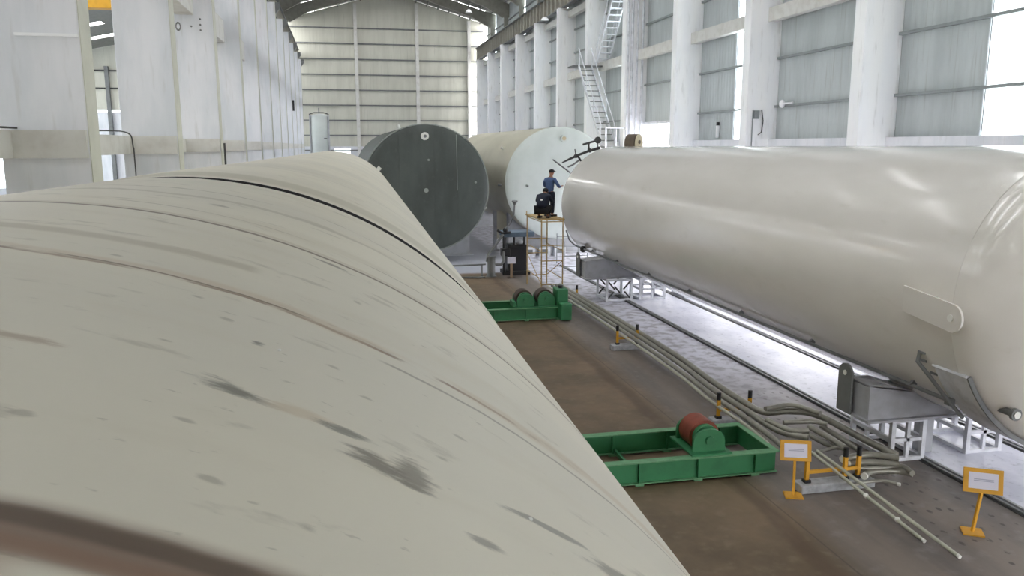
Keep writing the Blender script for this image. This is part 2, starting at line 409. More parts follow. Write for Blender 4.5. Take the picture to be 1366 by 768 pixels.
# NR[3]=14.6 -> bays starting at 14.6, 27.6, ...
ywins = [(y+1.4, y+2.8) for i, y in enumerate(NR) if (i % 2 == 1 and y < YB-5)]
for i, y in enumerate(NR):
    if y >= YB-2: continue
    ya, yb = y, min(y+BAY, YB)
    if i == 0: ya = YF
    zsill = 5.45
    b = MB(); door = abs(y-34.1) < .1
    win = i % 2 == 1
    if door:
        b.span((15.6, ya, 6.4), (15.66, yb, EAVE)); b.span((15.6, ya, 0), (15.66, ya+1.0, 6.4))
    elif win:
        a, c2 = y+1.4, y+2.8
        b.span((15.6, ya, zsill), (15.66, a, EAVE)); b.span((15.6, c2, zsill), (15.66, yb, EAVE))
        if y > 60: b.span((15.6, a, zsill), (15.66, c2, 14.2))
    else:
        b.span((15.6, ya, zsill), (15.66, yb, EAVE))
    w = struct(b.build('wall_right', M_sheet))
    g = MB()
    for z in (6.62, 8.3, 11.3, 12.8, 15.0, 16.6):
        if door and z < 7: continue
        g.bar((15.53, ya, z), (15.53, yb, z), .12, .08)
    g.build('wall_girts', M_girt, w)
    if win:
        wi = MB()
        zw = 14.2 if y > 60 else zsill
        for yy_ in (a-.04, c2): wi.span((15.58, yy_, zw), (15.68, yy_+.04, EAVE))
        wi = struct(wi.build('window_%d' % wn, M_white)); wn += 1
        MB().span((15.625, a, zw), (15.63, c2, EAVE)).build('window_pane', M_glass, wi)
    if not door:
        b = MB()
        if -6 < y < 48: b.span((15.3, ya, 2.7), (15.75, yb, 5.45)).span((15.3, ya, 0), (15.75, ya+.6, 2.7)).span((15.3, yb-.6, 0), (15.75, yb, 2.7)).span((15.3, ya+.6, 0), (15.75, yb-.6, .3))  # unseen openings, cut to throw side light on track and tank head
        else: b.span((15.3, ya, 0), (15.75, yb, 5.45))
        l = b.build('wall_right_base', M_col); struct(l)
    else:
        d = MB().span((15.5, ya+1.0, 6.3), (15.7, yb, 6.42)); d.span((15.5, yb-.15, 0), (15.7, yb, 6.3)); struct(d.build('door_1', M_white))
# ---- front wall behind the viewer, unseen; its open doorway is shaped to set the light
fw = MB().span((-30, YF, 6.5), (15.6, YF+.2, 21)).span((-30, YF, 0), (6.5, YF+.2, 6.5)).span((14.5, YF, 0), (15.6, YF+.2, 6.5))
struct(fw.build('wall_front', M_sheetb))
# ---- gable wall
g_ = MB().prism([(-4.7, 5.2), (-4.7, EAVE), (XR, RIDGE), (15.6, EAVE), (15.6, 5.2)], YB, YB+.1)
wb = struct(g_.build('wall_back', M_sheetb))
b = MB()
for z in [6.36-1.56+1.56*k for k in range(9)]:
    b.bar((-4.7, YB-.08, z), (15.5, YB-.08, z), .12, .12)
b.build('wall_girts', M_steel, wb)
b = MB().span((-4.7, YB, 0), (-.6, YB+.15, 5.2)).span((1.1, YB, 0), (15.6, YB+.15, 5.2)).span((-.6, YB, 0), (1.1, YB+.15, 4.15)).span((-.6, YB, 4.95), (1.1, YB+.15, 5.2))
struct(b.build('wall_back_base', M_col))
wi = struct(MB().span((-.62, YB-.02, 4.5), (1.12, YB+.02, 4.54)).span((-.62, YB-.02, 4.15), (-.58, YB+.02, 4.95)).span((1.08, YB-.02, 4.15), (1.12, YB+.02, 4.95)).build('window_%d' % wn, M_white)); wn += 1
MB().span((-.6, YB+.04, 4.15), (1.1, YB+.05, 4.95)).build('window_pane', M_glass, wi)
for x, tp in ((2.0, 20.0), (8.35, 20.2), (13.9, 18.6)):
    struct(MB().span((x-.17, YB-.45, 0), (x+.17, YB-.02, tp-.3)).build('gable_post', M_beam))
# ---- main roof: sheets per slope with a strip light in each bay ahead of the viewer, rafters under them
def roof(x0, z0, x1, z1, nm, lit, phase=0., y0=YF):
    """one slope: sheets run along the slope; glazed strip rows are left between them"""
    n = MB(); d = Vector((x1-x0, 0, z1-z0)); L = d.length; d.normalize(); up = Vector((-d.z, 0, d.x))
    if up.z < 0: up = -up
    def slab(ya, yb, s0, s1):
        a = Vector((x0, 0, z0)) + d*s0; e = Vector((x0, 0, z0)) + d*s1
        vs = [Vector((p.x, y, p.z)) + up*h for y in (ya, yb) for p in (a, e) for h in (0, .06)]
        n.add(vs, [(0, 1, 3, 2), (4, 6, 7, 5), (0, 4, 5, 1), (2, 3, 7, 6), (0, 2, 6, 4), (1, 5, 7, 3)])
    y = y0
    while y < YB:
        yb = min(y+BAY, YB)
        a, b_ = y+2.3, y+2.3+lit
        if y < 1: slab(y, yb, 0, L); y += BAY; continue  # unseen bays behind the viewer left solid to dim the near end
        slab(y, a, 0, L); slab(b_, yb, 0, L) if b_ < yb else None
        slab(a, b_, 0, L*.12); slab(a, b_, L*.86, L)
        y += BAY
    return struct(n.build(nm, M_roof))
LIT = 1.3
roof(-5.0, EAVE, XR, RIDGE, 'ceiling', LIT, y0=-18.)
roof(15.9, EAVE, XR, RIDGE, 'ceiling', LIT, y0=-18.)
for y in [13.05-3.25+BAY*k for k in range(-2, 12)]:
    if y > YB: continue
    b = MB().prism([(-4.9, EAVE-1.3), (-4.2, EAVE-1.3), (-2.5, EAVE-.35), (XR, RIDGE-.75), (13.2, EAVE-.35), (15.0, EAVE-1.3), (15.6, EAVE-1.3), (15.6, EAVE-.1), (XR, RIDGE-.05), (-4.9, EAVE-.1)], y-.03, y+.03)
    r = struct(b.build('roof_rafter', M_raft))
    MB().prism([(-4.2, EAVE-1.3), (-2.5, EAVE-.35), (XR, RIDGE-.75), (13.2, EAVE-.35), (15.0, EAVE-1.3), (15.0, EAVE-1.34), (13.2, EAVE-.39), (XR, RIDGE-.79), (-2.5, EAVE-.39), (-4.2, EAVE-1.34)], y-.14, y+.14).build('bottom_flange', M_raft, r)
    for xx in (-4.55, 15.3):
        MB().span((xx-.2, y-.12, 13.6 if xx < 0 else 14.1), (xx+.2, y+.12, EAVE-1.3)).build('upper_post', M_raft, r)
b = MB()
for k in range(9):
    f = (k+.5)/9
    for sx in (-4.9, 15.7):
        x = sx+(XR-sx)*f; z = EAVE+(RIDGE-EAVE)*f-.1
        b.bar((x, YF, z), (x, YB, z), .08, .16)
struct(b.build('roof_purlins', M_roof))
# upper wall sheets on the left above the crane girder (open below, to the next hall)
for i, y in enumerate(NL[:-1]):
    if y >= YB: continue
    struct(MB().span((-4.95, y, 13.2), (-4.9, min(NL[i+1], YB), EAVE)).build('wall_left', M_sheet))

# ---- neighbouring hall seen through the left row of columns
XA = -30.0
w2 = struct(MB().prism([(XA, 8.85), (XA, 13.2), (-17.4, 15.9), (-4.9, 13.2), (-4.9, 8.85)], YB, YB+.1).build('wall_back_annex', M_sheetb))
b = MB()
for z in (10.9, 12.6): b.bar((XA, YB-.08, z), (-4.9, YB-.08, z), .14, .14)
b.build('wall_girts', M_dark, w2)
for x in (-27.8, -22.2, -16., -10.): struct(MB().span((x-.17, YB-.45, 0), (x+.17, YB-.02, 13.)).build('gable_post', M_steel))
struct(MB().span((XA, YB, 0), (-4.9, YB+.1, 8.55)).build('wall_back_annex_base', M_col))
wi = struct(MB().span((XA, YB, 8.55), (-4.9, YB+.1, 8.59)).span((XA, YB, 8.81), (-4.9, YB+.1, 8.85)).build('window_%d' % wn, M_white)); wn += 1
MB().span((XA, YB+.04, 8.59), (-4.9, YB+.05, 8.81)).build('window_pane', M_glass, wi)
w3 = MB().span((XA-.1, YF, 0), (XA, YB, 1.5)).span((XA-.1, YF, 4.4), (XA, YB, 7.5)).span((XA-.1, YF, 9.0), (XA, YB, 13.2))
w3 = struct(w3.build('wall_left_annex', M_col))
wi = MB()
for k in range(38):
    yy_ = YF+k*2.65; wi.span((XA-.08, yy_, 1.5), (XA-.02, yy_+.08, 4.4)).span((XA-.08, yy_, 7.5), (XA-.02, yy_+.08, 9.0))
wi = struct(wi.build('window_%d' % wn, M_white)); wn += 1
MB().span((XA-.06, YF, 1.5), (XA-.055, YB, 4.4)).span((XA-.06, YF, 7.5), (XA-.055, YB, 9.0)).build('window_pane', M_glass, wi)
roof(XA-.2, 13.2, -17.4, 15.9, 'ceiling_annex', 1.6, y0=-18.)
roof(-4.9, 13.2, -17.4, 15.9, 'ceiling_annex', 1.6, y0=-18.)
# overhead crane in that hall
cr = empty('overhead_crane', (-17.3, 40, 10.95), label='yellow overhead crane girder in the neighbouring hall, seen between the two nearest left columns', cat='crane')
MB().box((0, 0, .8), (24.6, .6, 1.1)).build('girder', M_craney, cr, bevel=.02)
MB().box((0, -.3, 1.42), (24.6, .9, .06)).build('walkway', M_steel, cr)
for sx in (-12.2, 12.25): MB().box((sx, 0, .3), (.6, 3.6, .5)).build('end_carriage', M_craney, cr)
MB().box((-4, 0, 1.7), (1.6, 1.4, .6)).build('trolley', M_steel, cr)
rb = MB().span((-29.8, YF, 10.7), (-29.2, YB, 11.0)); struct(rb.build('crane_ledge', M_beam))
struct(MB().span((-5.4, YF, 10.7), (-4.75, YB, 11.0)).build('crane_ledge', M_beam))

# ------------------------------------------------------------------ storage tanks
def head_profile(y_end, R, depth, direction, n=14, flat=0.):
    out = []
    for i in range(n+1):
        a = pi/2*i/n; out.append((y_end+direction*depth*sin(a), max(R*cos(a), .001)))
    return out
# --- near tank (lower left)
tz = 2.825
nt = empty('storage_tank', (-1.012, 0, tz), -radians(1.434), label='huge weathered cream-grey steel tank filling the lower left, with stained weld seams', cat='tank')
R0 = 2.22
MB().lathe_y([(-4, R0), (-3.9, R0), (0, R0), (2.5, R0), (4.3, R0), (4.45, R0-.002), (4.6, R0-.012), (4.74, R0-.028), (4.745, R0-.06)], 160).build('shell_section', M_near, nt)
MB().lathe_y([(4.765, R0-.035), (4.766, R0-.014), (4.95, R0-.006), (5.2, R0+.004), (5.35, R0+.006), (5.6, R0+.006), (9, R0), (20, R0), (28.0, R0), (28.1, R0)], 160).build('shell_section', M_near, nt)
MB().lathe_y([(4.755, R0-.08), (4.755, R0-.009), (4.762, R0-.009), (4.762, R0-.08)], 160).build('joint_shadow_ring', M_black, nt)  # black ring standing in for the shadow in the open joint
MB().lathe_y(head_profile(28.1, R0, .75, 1), 96).build('tank_head', M_near, nt)
MB().lathe_y(list(reversed(head_profile(-4, R0, .75, -1))), 96).build('tank_head', M_near, nt)
for (yy_, aa_) in ((28.0, 44),):
    a = radians(aa_); MB().tube([(R0*sin(a), yy_-.4, R0*cos(a)), ((R0+.12)*sin(a), yy_-.4, (R0+.12)*cos(a))], .07).build('nozzle', M_cap, nt)
for (yy_, aa_) in ((1.36, 23.0), (1.082, 33.8)):
    a = radians(aa_); MB().ball((R0*sin(a), yy_, R0*cos(a)), .0035, sq=(1, 1.6, .6)).build('weld_drop', M_cap, nt)

def saddle_web(xc, zc, R, zb, half, ztop, side_top, ya, yb, n=20):
    """plate from zb up, hollowed to the shell; half = half-width, side_top = height of the outer edge"""
    aw = math.asin(min(.98, (half-.75)/R)) if half-.75 < R else radians(75)
    pts = [(xc-half, zb), (xc-half, side_top)]
    for i in range(n+1):
        a = -aw + 2*aw*i/n
        pts.append((xc+(R+.004)*sin(a), zc-(R+.004)*cos(a)))
    pts += [(xc+half, side_top), (xc+half, zb)]
    lo = [(p[0], min(p[1], 99)) for p in pts]
    return lo
def saddle(name, loc, R, zc, zb, half, side_top, thick, mat, label, group, lug=True):
    """loc = centre below tank axis; coordinates local to it"""
    e = empty(name, loc, label=label, cat='tank saddle', group=group)
    n = 20; aw = math.asin((half-.85)/R)
    for ya in (-thick/2, thick/2-.05):
        b = MB()
        xs = [-half, -half+.35] + [R*sin(-aw+2*aw*i/n) for i in range(n+1)] + [half-.35, half]
        zt = [side_top, side_top+.02] + [zc-loc[2]-(R+.005)*cos(-aw+2*aw*i/n) for i in range(n+1)] + [side_top+.02, side_top]
        zb_ = zb-loc[2]; zt = [z if 0 < k < len(zt)-1 and k not in (1, len(zt)-2) else z-loc[2] for k, z in enumerate(zt)]
        vs = []
        for y in (ya, ya+.05):
            vs += [(x, y, zb_) for x in xs] + [(x, y, max(z, zb_+.01)) for x, z in zip(xs, zt)]
        m = len(xs); fs = []
        for i in range(m-1):
            fs += [(i, i+1, m+i+1, m+i), (2*m+i+1, 2*m+i, 3*m+i, 3*m+i+1), (i, 2*m+i, 2*m+i+1, i+1), (m+i, m+i+1, 3*m+i+1, 3*m+i)]
        fs += [(0, m, 3*m, 2*m), (m-1, 3*m-1, 4*m-1, 2*m-1)]
        b.add(vs, fs); b.build('web_plate', mat, e)
    b = MB().span((-half-.05, -thick/2-.08, zb-loc[2]-.04), (half+.05, thick/2+.08, zb-loc[2])); b.build('base_plate', mat, e)
    for sx in (-1, 1):
        b = MB()
        # sloping cover from outer edge to shell
        x1 = R*sin(aw); z1 = zc-loc[2]-R*cos(aw)
        zs = side_top-loc[2]
        for k in range(1):
            pass
        vs = [(sx*half, -thick/2, zs), (sx*half, thick/2, zs), (sx*x1, thick/2, z1), (sx*x1, -thick/2, z1)]
        vs += [(p[0], p[1], p[2]+.02) for p in vs]
        b.add(vs, [(0, 1, 2, 3), (7, 6, 5, 4), (0, 4, 5, 1), (1, 5, 6, 2), (2, 6, 7, 3), (3, 7, 4, 0)])
        b.build('cover_plate', mat, e)
        for k in range(3):
            x = sx*(half-.02-k*.42)
            b = MB().span((x-.015, -thick/2+.05, zb-loc[2]), (x+.015, thick/2-.05, min(zs, zs-.02))); b.build('rib_plate', mat, e)
    if lug:
        for sx in (-1, 1):
            x = sx*(half+.07)
            pts = [(-.18, 0), (.18, 0), (.18, .66)] + [(.18*cos(a), .66+.18*sin(a)) for a in [pi*i/8 for i in range(1, 8)]] + [(-.18, .66)]
            MB().prism([(p[0]+thick/2-.05, p[1]+zb-loc[2]-.02) for p in pts], x-.02, x+.02, 'YZ').build('lifting_lug', M_steel, e)
            MB().tube([(x-.03, thick/2-.05, zb-loc[2]+.66), (x+.03, thick/2-.05, zb-loc[2]+.66)], .045).build('lug_ring', M_cap, e)
    return e
M_sad = paint('saddle_paint', (178, 180, 186), .45, var=.1, dirt=(150, 148, 148))
# --- right white tank
RT, RX, RZ = 2.2, 10.4, 3.0
rt = empty('storage_tank', (RX, 0, RZ), label='glossy white steel tank on saddles along the right wall, nearest on that side', cat='tank')
Y0, Y1 = 9.35, 29.5
MB().lathe_y([(Y0, RT), (Y0+.1, RT), (14, RT), (19, RT), (24, RT), (Y1-.1, RT), (Y1, RT)], 144).build('shell', M_tankw, rt)
MB().lathe_y(list(reversed(head_profile(Y0, RT, 1.05, -1))), 144).build('tank_head', M_tankw, rt)
MB().lathe_y(head_profile(Y1, RT, 1.05, 1), 144).build('tank_head', M_tankw, rt)
MB().lathe_y([(Y0-.012, RT), (Y0-.01, RT+.004), (Y0+.01, RT+.004), (Y0+.012, RT)], 144).build('weld_seam', M_tankw, rt)
def on_shell(deg, y, off=0.): a = radians(deg); return ((RT+off)*sin(a), y, (RT+off)*cos(a))
# trunnion lug: plate with rounded end standing off the shell
lz = -.02
pts = [(10.25, .14), (10.25, -.2)] + [(9.28+.2*cos(a)*-1, -.12+.2*sin(a)*-1) for a in [pi/2-pi*i/10 for i in range(11)]]
pts = [(10.22, .17), (10.22, -.22)] + [(9.24-.2*cos(a), -.12+.2*sin(a)) for a in [-pi/2+pi*i/12 for i in range(13)]]
lug = MB().prism(pts, -RT-.10, -RT-.065, 'YZ').build('lifting_lug', M_tankw, rt, bevel=.006)
MB().span((-RT-.07, 9.6, -.16), (-RT+.02, 10.15, .1)).build('lug_spacer', M_tankw, rt)
MB().tube([(-RT-.12, 9.24, -.12), (-RT-.04, 9.24, -.12)], .05, 20).build('lug_hole_ring', M_cap, rt)
for (ya, da) in ((10.03, -111.8), (10.06, -115.5), (9.92, -120.5)):
    MB().box(on_shell(da, ya, .008), (.022, .15, .035), ry=radians(-(da+90))).build('name_tab', M_steel, rt)
# drain pipe clipped along the lower flank
pp = [on_shell(-131.5, 9.75, .08), on_shell(-131.5, 14, .1), on_shell(-131.5, 20, .1), on_shell(-131.5, 29.4, .1), on_shell(-128, 29.9, .05), on_shell(-120, 30.2, -.1)]
dp = MB().tube(pp, .032, 10).build('drain_pipe', M_steel, rt)
for y in (10.6, 13.4, 16.2, 19., 21.8, 24.6, 27.2):
    MB().box(on_shell(-131.5, y, .06), (.09, .05, .1), ry=radians(48)).build('pipe_clip', M_steel, dp)
MB().tube([on_shell(-112, 10.05, .03), on_shell(-114, 10.02, .12), on_shell(-120, 9.85, .12), on_shell(-130, 9.72, .12), on_shell(-137, 9.72, .12), on_shell(-141, 9.8, .1)], .03, 10).build('vent_pipe', M_steel, rt)
MB().box(on_shell(-131, 9.75, .1), (.1, .1, .1)).build('pipe_joint', M_steel, rt)
MB().ball(on_shell(-131.5, 28.2, .12), .12).build('valve', M_dark, rt)
# stiffening apron round the underside at the near saddle
def ring_band(y0, y1, ra, rb, half, n=40):
    b = MB(); vs = []
    for (y, r) in ((y0, ra), (y0, rb), (y1, rb), (y1, ra)):
        for k in range(n+1):
            a = pi + radians(-half+2*half*k/n); vs.append((r*sin(a), y, r*cos(a)))
    m = n+1
    fs = [(j*m+k, j*m+k+1, ((j+1) % 4)*m+k+1, ((j+1) % 4)*m+k) for j in range(4) for k in range(n)] + [(0, m, 2*m, 3*m), (n, n+m, n+2*m, n+3*m)]
    return b.add(vs, fs)
wp = ring_band(9.16, 9.8, RT-.01, RT+.035, 64.5).build('wear_plate', M_white, rt)
ring_band(9.13, 9.16, RT-.02, RT+.045, 64.5).build('plate_edge', M_steel, wp)
MB().box(on_shell(-115.6, 9.48, .03), (.03, .66, .07), ry=radians(-64)).build('plate_tab', M_white, wp)
# nozzle on the near head
nz = MB().tube([(-1.51, 9.2, -1.41), (-1.51, 8.8, -1.41)], .05, 20).build('nozzle', M_steel, rt)
MB().tube([(-1.51, 8.83, -1.41), (-1.51, 8.78, -1.41)], .085, 24).build('flange_ring', M_steel, nz)
MB().tube([(-1.51, 8.785, -1.41), (-1.51, 8.765, -1.41)], .05, 24).build('flange_face', M_cap, nz)
# drum-shaped manway on the top
mw = MB().tube([(.12, 28.66, 2.3), (.38, 28.35, 2.3)], .34, 28).build('manway_drum', M_brown, rt)
MB().tube([(.38, 28.35, 2.3), (.395, 28.335, 2.3)], .335, 28).build('drum_face', M_cream, mw)
MB().tube([(.395, 28.335, 2.35), (.42, 28.31, 2.35)], .07, 16).build('drum_boss', M_brown, mw)
MB().tube([(.25, 28.5, 2.1), (.25, 28.5, 2.3)], .12, 16).build('drum_neck', M_brown, mw)
# valve pipework over the far shoulder
vp = MB().tube([(-2.1, 29.9, 1.58), (-1.8, 29.9, 1.72), (-1.5, 29.9, 1.85), (-1.1, 29.9, 2.0), (-.62, 29.85, 2.14)], [.025, .045, .05, .05, .06], 10).build('valve_pipe', M_dark, rt)
MB().tube([(-1.9, 29.8, 1.42), (-1.7, 29.8, 1.5), (-1.45, 29.8, 1.68)], .035, 8).build('valve_pipe', M_steel, rt)
for (x, z) in ((-1.55, 1.83), (-1.0, 2.04)):
    v = MB().ball((x, 29.9, z), .085).build('valve_body', M_dark, vp)
    MB().tube([(x, 29.9, z), (x-.05, 29.9, z+.26)], .02, 8).build('valve_stem', M_dark, v)
MB().tube([(-1.3, 29.85, 2.26), (-.95, 29.85, 2.36), (-.7, 29.85, 2.42)], .04, 8).build('valve_pipe', M_dark, rt)
MB().tube([(-.72, 29.8, 2.43), (-.68, 29.9, 2.43)], .13, 18).build('hand_wheel', M_dark, rt)
MB().tube([(-.7, 29.86, 2.05), (-.7, 29.86, 2.42)], .03, 8).build('valve_stem', M_steel, rt)
MB().tube([(-1.08, 29.86, 2.0), (-1.05, 29.86, 2.33)], .035, 8).build('valve_stem', M_dark, rt)
MB().tube([(-1.5, 29.85, 1.84), (-1.35, 29.8, 1.6)], .04, 8).build('pipe_bracket', M_dark, rt)
MB().tube([(-2.42, 30.1, 1.7), (-1.75, 30.0, 1.2)], .028, 8).build('rod', M_steel, rt)
saddle('tank_saddle', (RX, 11.3, .8), RT, RZ, .8, 2.14, 1.36, .6, M_sad, 'pale steel saddle under the near end of the white right tank', 'saddles of the white tank')
saddle('tank_saddle', (RX, 26.0, .8), RT, RZ, .8, 2.42, 1.36, .7, M_sad, 'pale steel saddle under the far end of the white right tank, behind the scaffold tower', 'saddles of the white tank')

# --- white cube frames carrying the saddles
def cube_frame(loc, w, d, h, label, style, rz=0.):
    e = empty('box_stand', loc, rz, label=label, cat='support frame', group='white frames under the saddles')
    s = .075
    for sx in (-1, 1):
        for sy in (-1, 1):
            MB().box((sx*(w-s)/2, sy*(d-s)/2, h/2), (s, s, h)).build('post', M_white, e)
    for sx in (-1, 1):
        for z in (s/2+.001, h-s/2-.001, h*.5):
            if z == h*.5 and style == 2: continue
            MB().box((sx*(w-s)/2, 0, z), (s*.9, d-2*s, s*.9)).build('rail', M_white, e)
    for sy in (-1, 1):
        for z in (s/2+.001, h-s/2-.001):
            MB().box((0, sy*(d-s)/2, z), (w-2*s, s*.9, s*.9)).build('rail', M_white, e)
        if style == 1:
            MB().box((0, sy*(d-s)/2, h*.5), (w-2*s, s*.8, s*.8)).build('rail', M_white, e)
            MB().box((0, sy*(d-s)/2, h*.5), (s*.8, s*.8, h-2*s)).build('mullion', M_white, e)
        else:
            for q in (-1, 1):
                MB().bar((q*(w/2-s), sy*(d-s)/2, h-s), (q*(w/2-.32), sy*(d-s)/2, h-.36), .03, .05).build('corner_brace', M_dark, e)
                MB().bar((q*(w/2-s), sy*(d-s)/2, s), (q*(w/2-.28), sy*(d-s)/2, s+.24), .03, .05).build('corner_brace', M_dark, e)
    return e
cube_frame((9.1, 11.6, 0), .66, 1.1, .755, 'white box frame under the near saddle, left one standing beside the pipe bundle', 1)
cube_frame((10.64, 11.65, 0), .72, 1.1, .755, 'white box frame under the near saddle, right one standing on the track bed', 1)
cube_frame((12.3, 11.6, 0), .9, 1.1, .755, 'white box frame under the near saddle, rightmost and mostly hidden by the tank', 1)
cube_frame((9.15, 26.05, 0), .95, 1.1, .755, 'white box frame under the far saddle, left one with corner braces', 2)
cube_frame((10.35, 26.0, 0), .95, 1.0, .755, 'white box frame under the far saddle, second one with a cross of bars', 1)
cube_frame((12.0, 26.05, 0), .95, 1.1, .755, 'white box frame under the far saddle, rightmost behind the tank', 1)
pd = MB().box((9.68, 11.42, .376), (.22, .22, .75)).build('pedestal', M_sad, bevel=.01)
tag(pd, 'square white pedestal standing between the two frames of the near saddle', 'pedestal')

# --- grey-green tank
GX, GY, GZ, GR = 3.7, 36., 3.36, 2.8
gt = empty('storage_tank', (GX, GY, GZ), label='dark grey-green tank facing the viewer with its round dished end', cat='tank')
MB().lathe_y([(0, GR), (8, GR), (18, GR)], 128).build('shell', M_primer, gt)
hd = MB().lathe_y([(.0, GR)] + [(-.12-.22*sin(pi/2*i/12), max((GR-.03)*cos(pi/2*i/12), .001)) for i in range(13)], 128).build('tank_head', M_primer, gt)
MB().lathe_y([(-.13, GR-.02), (-.13, GR+.03), (.03, GR+.03), (.03, GR-.02)], 128).build('rim', M_primer_w, gt)
MB().lathe_y(head_profile(18, GR, .5, 1), 96).build('tank_head', M_primer, gt)
def gh(x, z): r = hypot(x, z)/GR; return -.12-.22*math.sqrt(max(0, 1-r*r))
def disc_on_head(x, z, r, name, mat, parent, L=.14):
    y = gh(x, z); return MB().tube([(x, y+.05, z), (x, y-L, z)], r, 20).build(name, mat, parent)
nz = disc_on_head(-.05, 2.28, .17, 'nozzle', M_cap, gt, .22)
disc_on_head(-.05, 2.28, .07, 'nozzle_bore', M_steel, nz, .25)
disc_on_head(-.03, -.08, .1, 'plug', M_primer_w, gt, .05)
disc_on_head(.1, 1.25, .05, 'plug', M_primer_w, gt, .05)
disc_on_head(2.2, .25, .05, 'plug', M_primer_w, gt, .05)
for x, za, zb, w in ((1.36, 2.35, -.1, .03), (-1.2, 2.4, -2.4, .016), (.35, 2.7, -2.7, .012), (1.4, -.1, -2.3, .014)):
    b = MB(); n = 16; pts = [(x+.0, gh(x, za+(zb-za)*i/n)-.004, za+(zb-za)*i/n) for i in range(n+1)]
    b.tube(pts, w/2, 6).build('weld_seam', M_primer_w if w > .02 else M_primer, gt)
for (x, z) in ((-1.1, 2.62), (2.62, -.92), (.0, -2.83)):
    MB().tube([(x, .3, z), (x*1.06, .3, z*1.06)], .07, 10).build('lifting_stub', M_cap, gt)
def simple_saddle(x, y, R, zc, label, width=.5):
    e = empty('tank_saddle', (x, y, 0), label=label, cat='tank saddle', group='saddles of the far tanks')
    n = 16; aw = radians(55); xs = [R*sin(-aw+2*aw*i/n) for i in range(n+1)]; zs = [zc-(R+.01)*cos(-aw+2*aw*i/n) for i in range(n+1)]
    b = MB(); m = n+1; vs = []
    for yy_ in (-width/2, width/2):
        vs += [(q, yy_, 0) for q in xs] + [(q, yy_, z) for q, z in zip(xs, zs)]
    fs = []
    for i in range(n):
        fs += [(i, i+1, m+i+1, m+i), (2*m+i+1, 2*m+i, 3*m+i, 3*m+i+1), (i, 2*m+i, 2*m+i+1, i+1), (m+i, m+i+1, 3*m+i+1, 3*m+i)]
    fs += [(0, m, 3*m, 2*m), (m-1, 3*m-1, 4*m-1, 2*m-1)]
    b.add(vs, fs); b.build('web_plate', M_sad, e)
    MB().box((0, 0, .04), (2*R*sin(aw)+.3, width+.3, .08)).build('base_plate', M_sad, e)
    return e
simple_saddle(GX, 38.5, GR, GZ, 'low saddle under the near end of the grey-green tank')
simple_saddle(GX, 51, GR, GZ, 'low saddle under the far end of the grey-green tank')

# --- cream tank with the pale round head
CX, CY, CZ, CR = 9.98, 36.4, 3.5, 2.58
ct = empty('storage_tank', (CX, CY, CZ), label='cream tank with a pale round dished end, behind the scaffold tower', cat='tank')
MB().lathe_y([(0, CR), (.1, CR), (8, CR), (19, CR)], 128).build('shell', M_tankw2, ct)
MB().lathe_y([(0, CR)] + [(-.35*sin(pi/2*i/12), max(CR*cos(pi/2*i/12), .001)) for i in range(13)], 128).build('tank_head', M_tankhead, ct)
MB().lathe_y(head_profile(19, CR, .8, 1), 96).build('tank_head', M_tankw2, ct)
MB().lathe_y([(-.02, CR-.01), (-.015, CR+.012), (.03, CR+.012), (.035, CR-.01)], 128).build('weld_seam', M_tankhead, ct)
nz = MB().tube([(.1, -.1, 2.05), (.1, -.38, 2.05)], .15, 20).build('nozzle', M_tankhead, ct)
MB().tube([(.1, -.37, 2.05), (.1, -.42, 2.05)], .09, 20).build('nozzle_face', M_cream, nz)
MB().tube([(-1.6, -.2, -.1), (-1.6, -.34, -.1)], .05, 10).build('plug', M_steel, ct)
MB().tube([(-CR+.02, 1., -.1), (-CR-.16, 1., -.1)], .05, 10).build('stub', M_steel, ct)
MB().tube([(-CR*.8, 3., CR*.6), (-CR*.85, 3., CR*.64)], .06, 10).build('stub', M_cap, ct)
simple_saddle(CX, 38.2, CR, CZ, 'pale saddle under the near end of the cream tank')
simple_saddle(CX, 52, CR, CZ, 'pale saddle under the far end of the cream tank')
# guard plate of the cream tank carried on a post, left of its head
gp = empty('bracket_stand', (7.55, 39.8, 0), label='pale bracket leg standing beside the cream tank, left of its saddle', cat='support leg')
MB().span((-.08, -.08, 0), (.08, .08, 2.0)).build('post', M_sad, gp)
MB().box((0, 0, .03), (.4, .3, .06)).build('foot_plate', M_sad, gp)
MB().prism([(.0, .6), (1.0, .6), (1.0, 1.2), (.35, 2.0), (0, 2.0)], -.05, .05).build('bracket_plate', M_tankw2, gp)

# --- upright white tank at the gable
vt = empty('vertical_tank', (-1.72, 75, 0), label='upright white cylindrical tank on legs in front of the gable wall, far left', cat='tank')
n_ = 48
vs = []; prof = [(3.9, .5), (4.2, .82), (4.3, .86), (7.75, .86), (7.9, .8), (8.05, .45), (8.1, .01)]
b = MB()
for z, r in prof:
    for k in range(n_): vs.append((r*cos(2*pi*k/n_), r*sin(2*pi*k/n_), z))
b.add(vs, [(i*n_+k, i*n_+(k+1) % n_, (i+1)*n_+(k+1) % n_, (i+1)*n_+k) for i in range(len(prof)-1) for k in range(n_)], True)
b.build('shell', M_tankhead, vt)
for sx in (-.8, .8):
    for sy in (-.5, .5): MB().span((sx-.06, sy-.06, 0), (sx+.06, sy+.06, 8.0 if sx < 0 else 7.9)).build('leg', M_sad, vt)
MB().tube([(0, 0, 8.0), (0, 0, 8.6)], .05, 8).build('vent_pipe', M_steel, vt)
MB().tube([(-.85, -.75, 8.0), (-.4, -.8, 8.15), (.4, -.8, 8.15), (.85, -.75, 8.0)], .04, 8).build('top_rail', M_dark, vt)
MB().box((0, -.9, 4.25), (1.8, .05, .08)).build('ring_band', M_dark, vt)
MB().box((.5, -.84, 5.9), (.25, .04, .08)).build('name_tab', M_steel, vt)

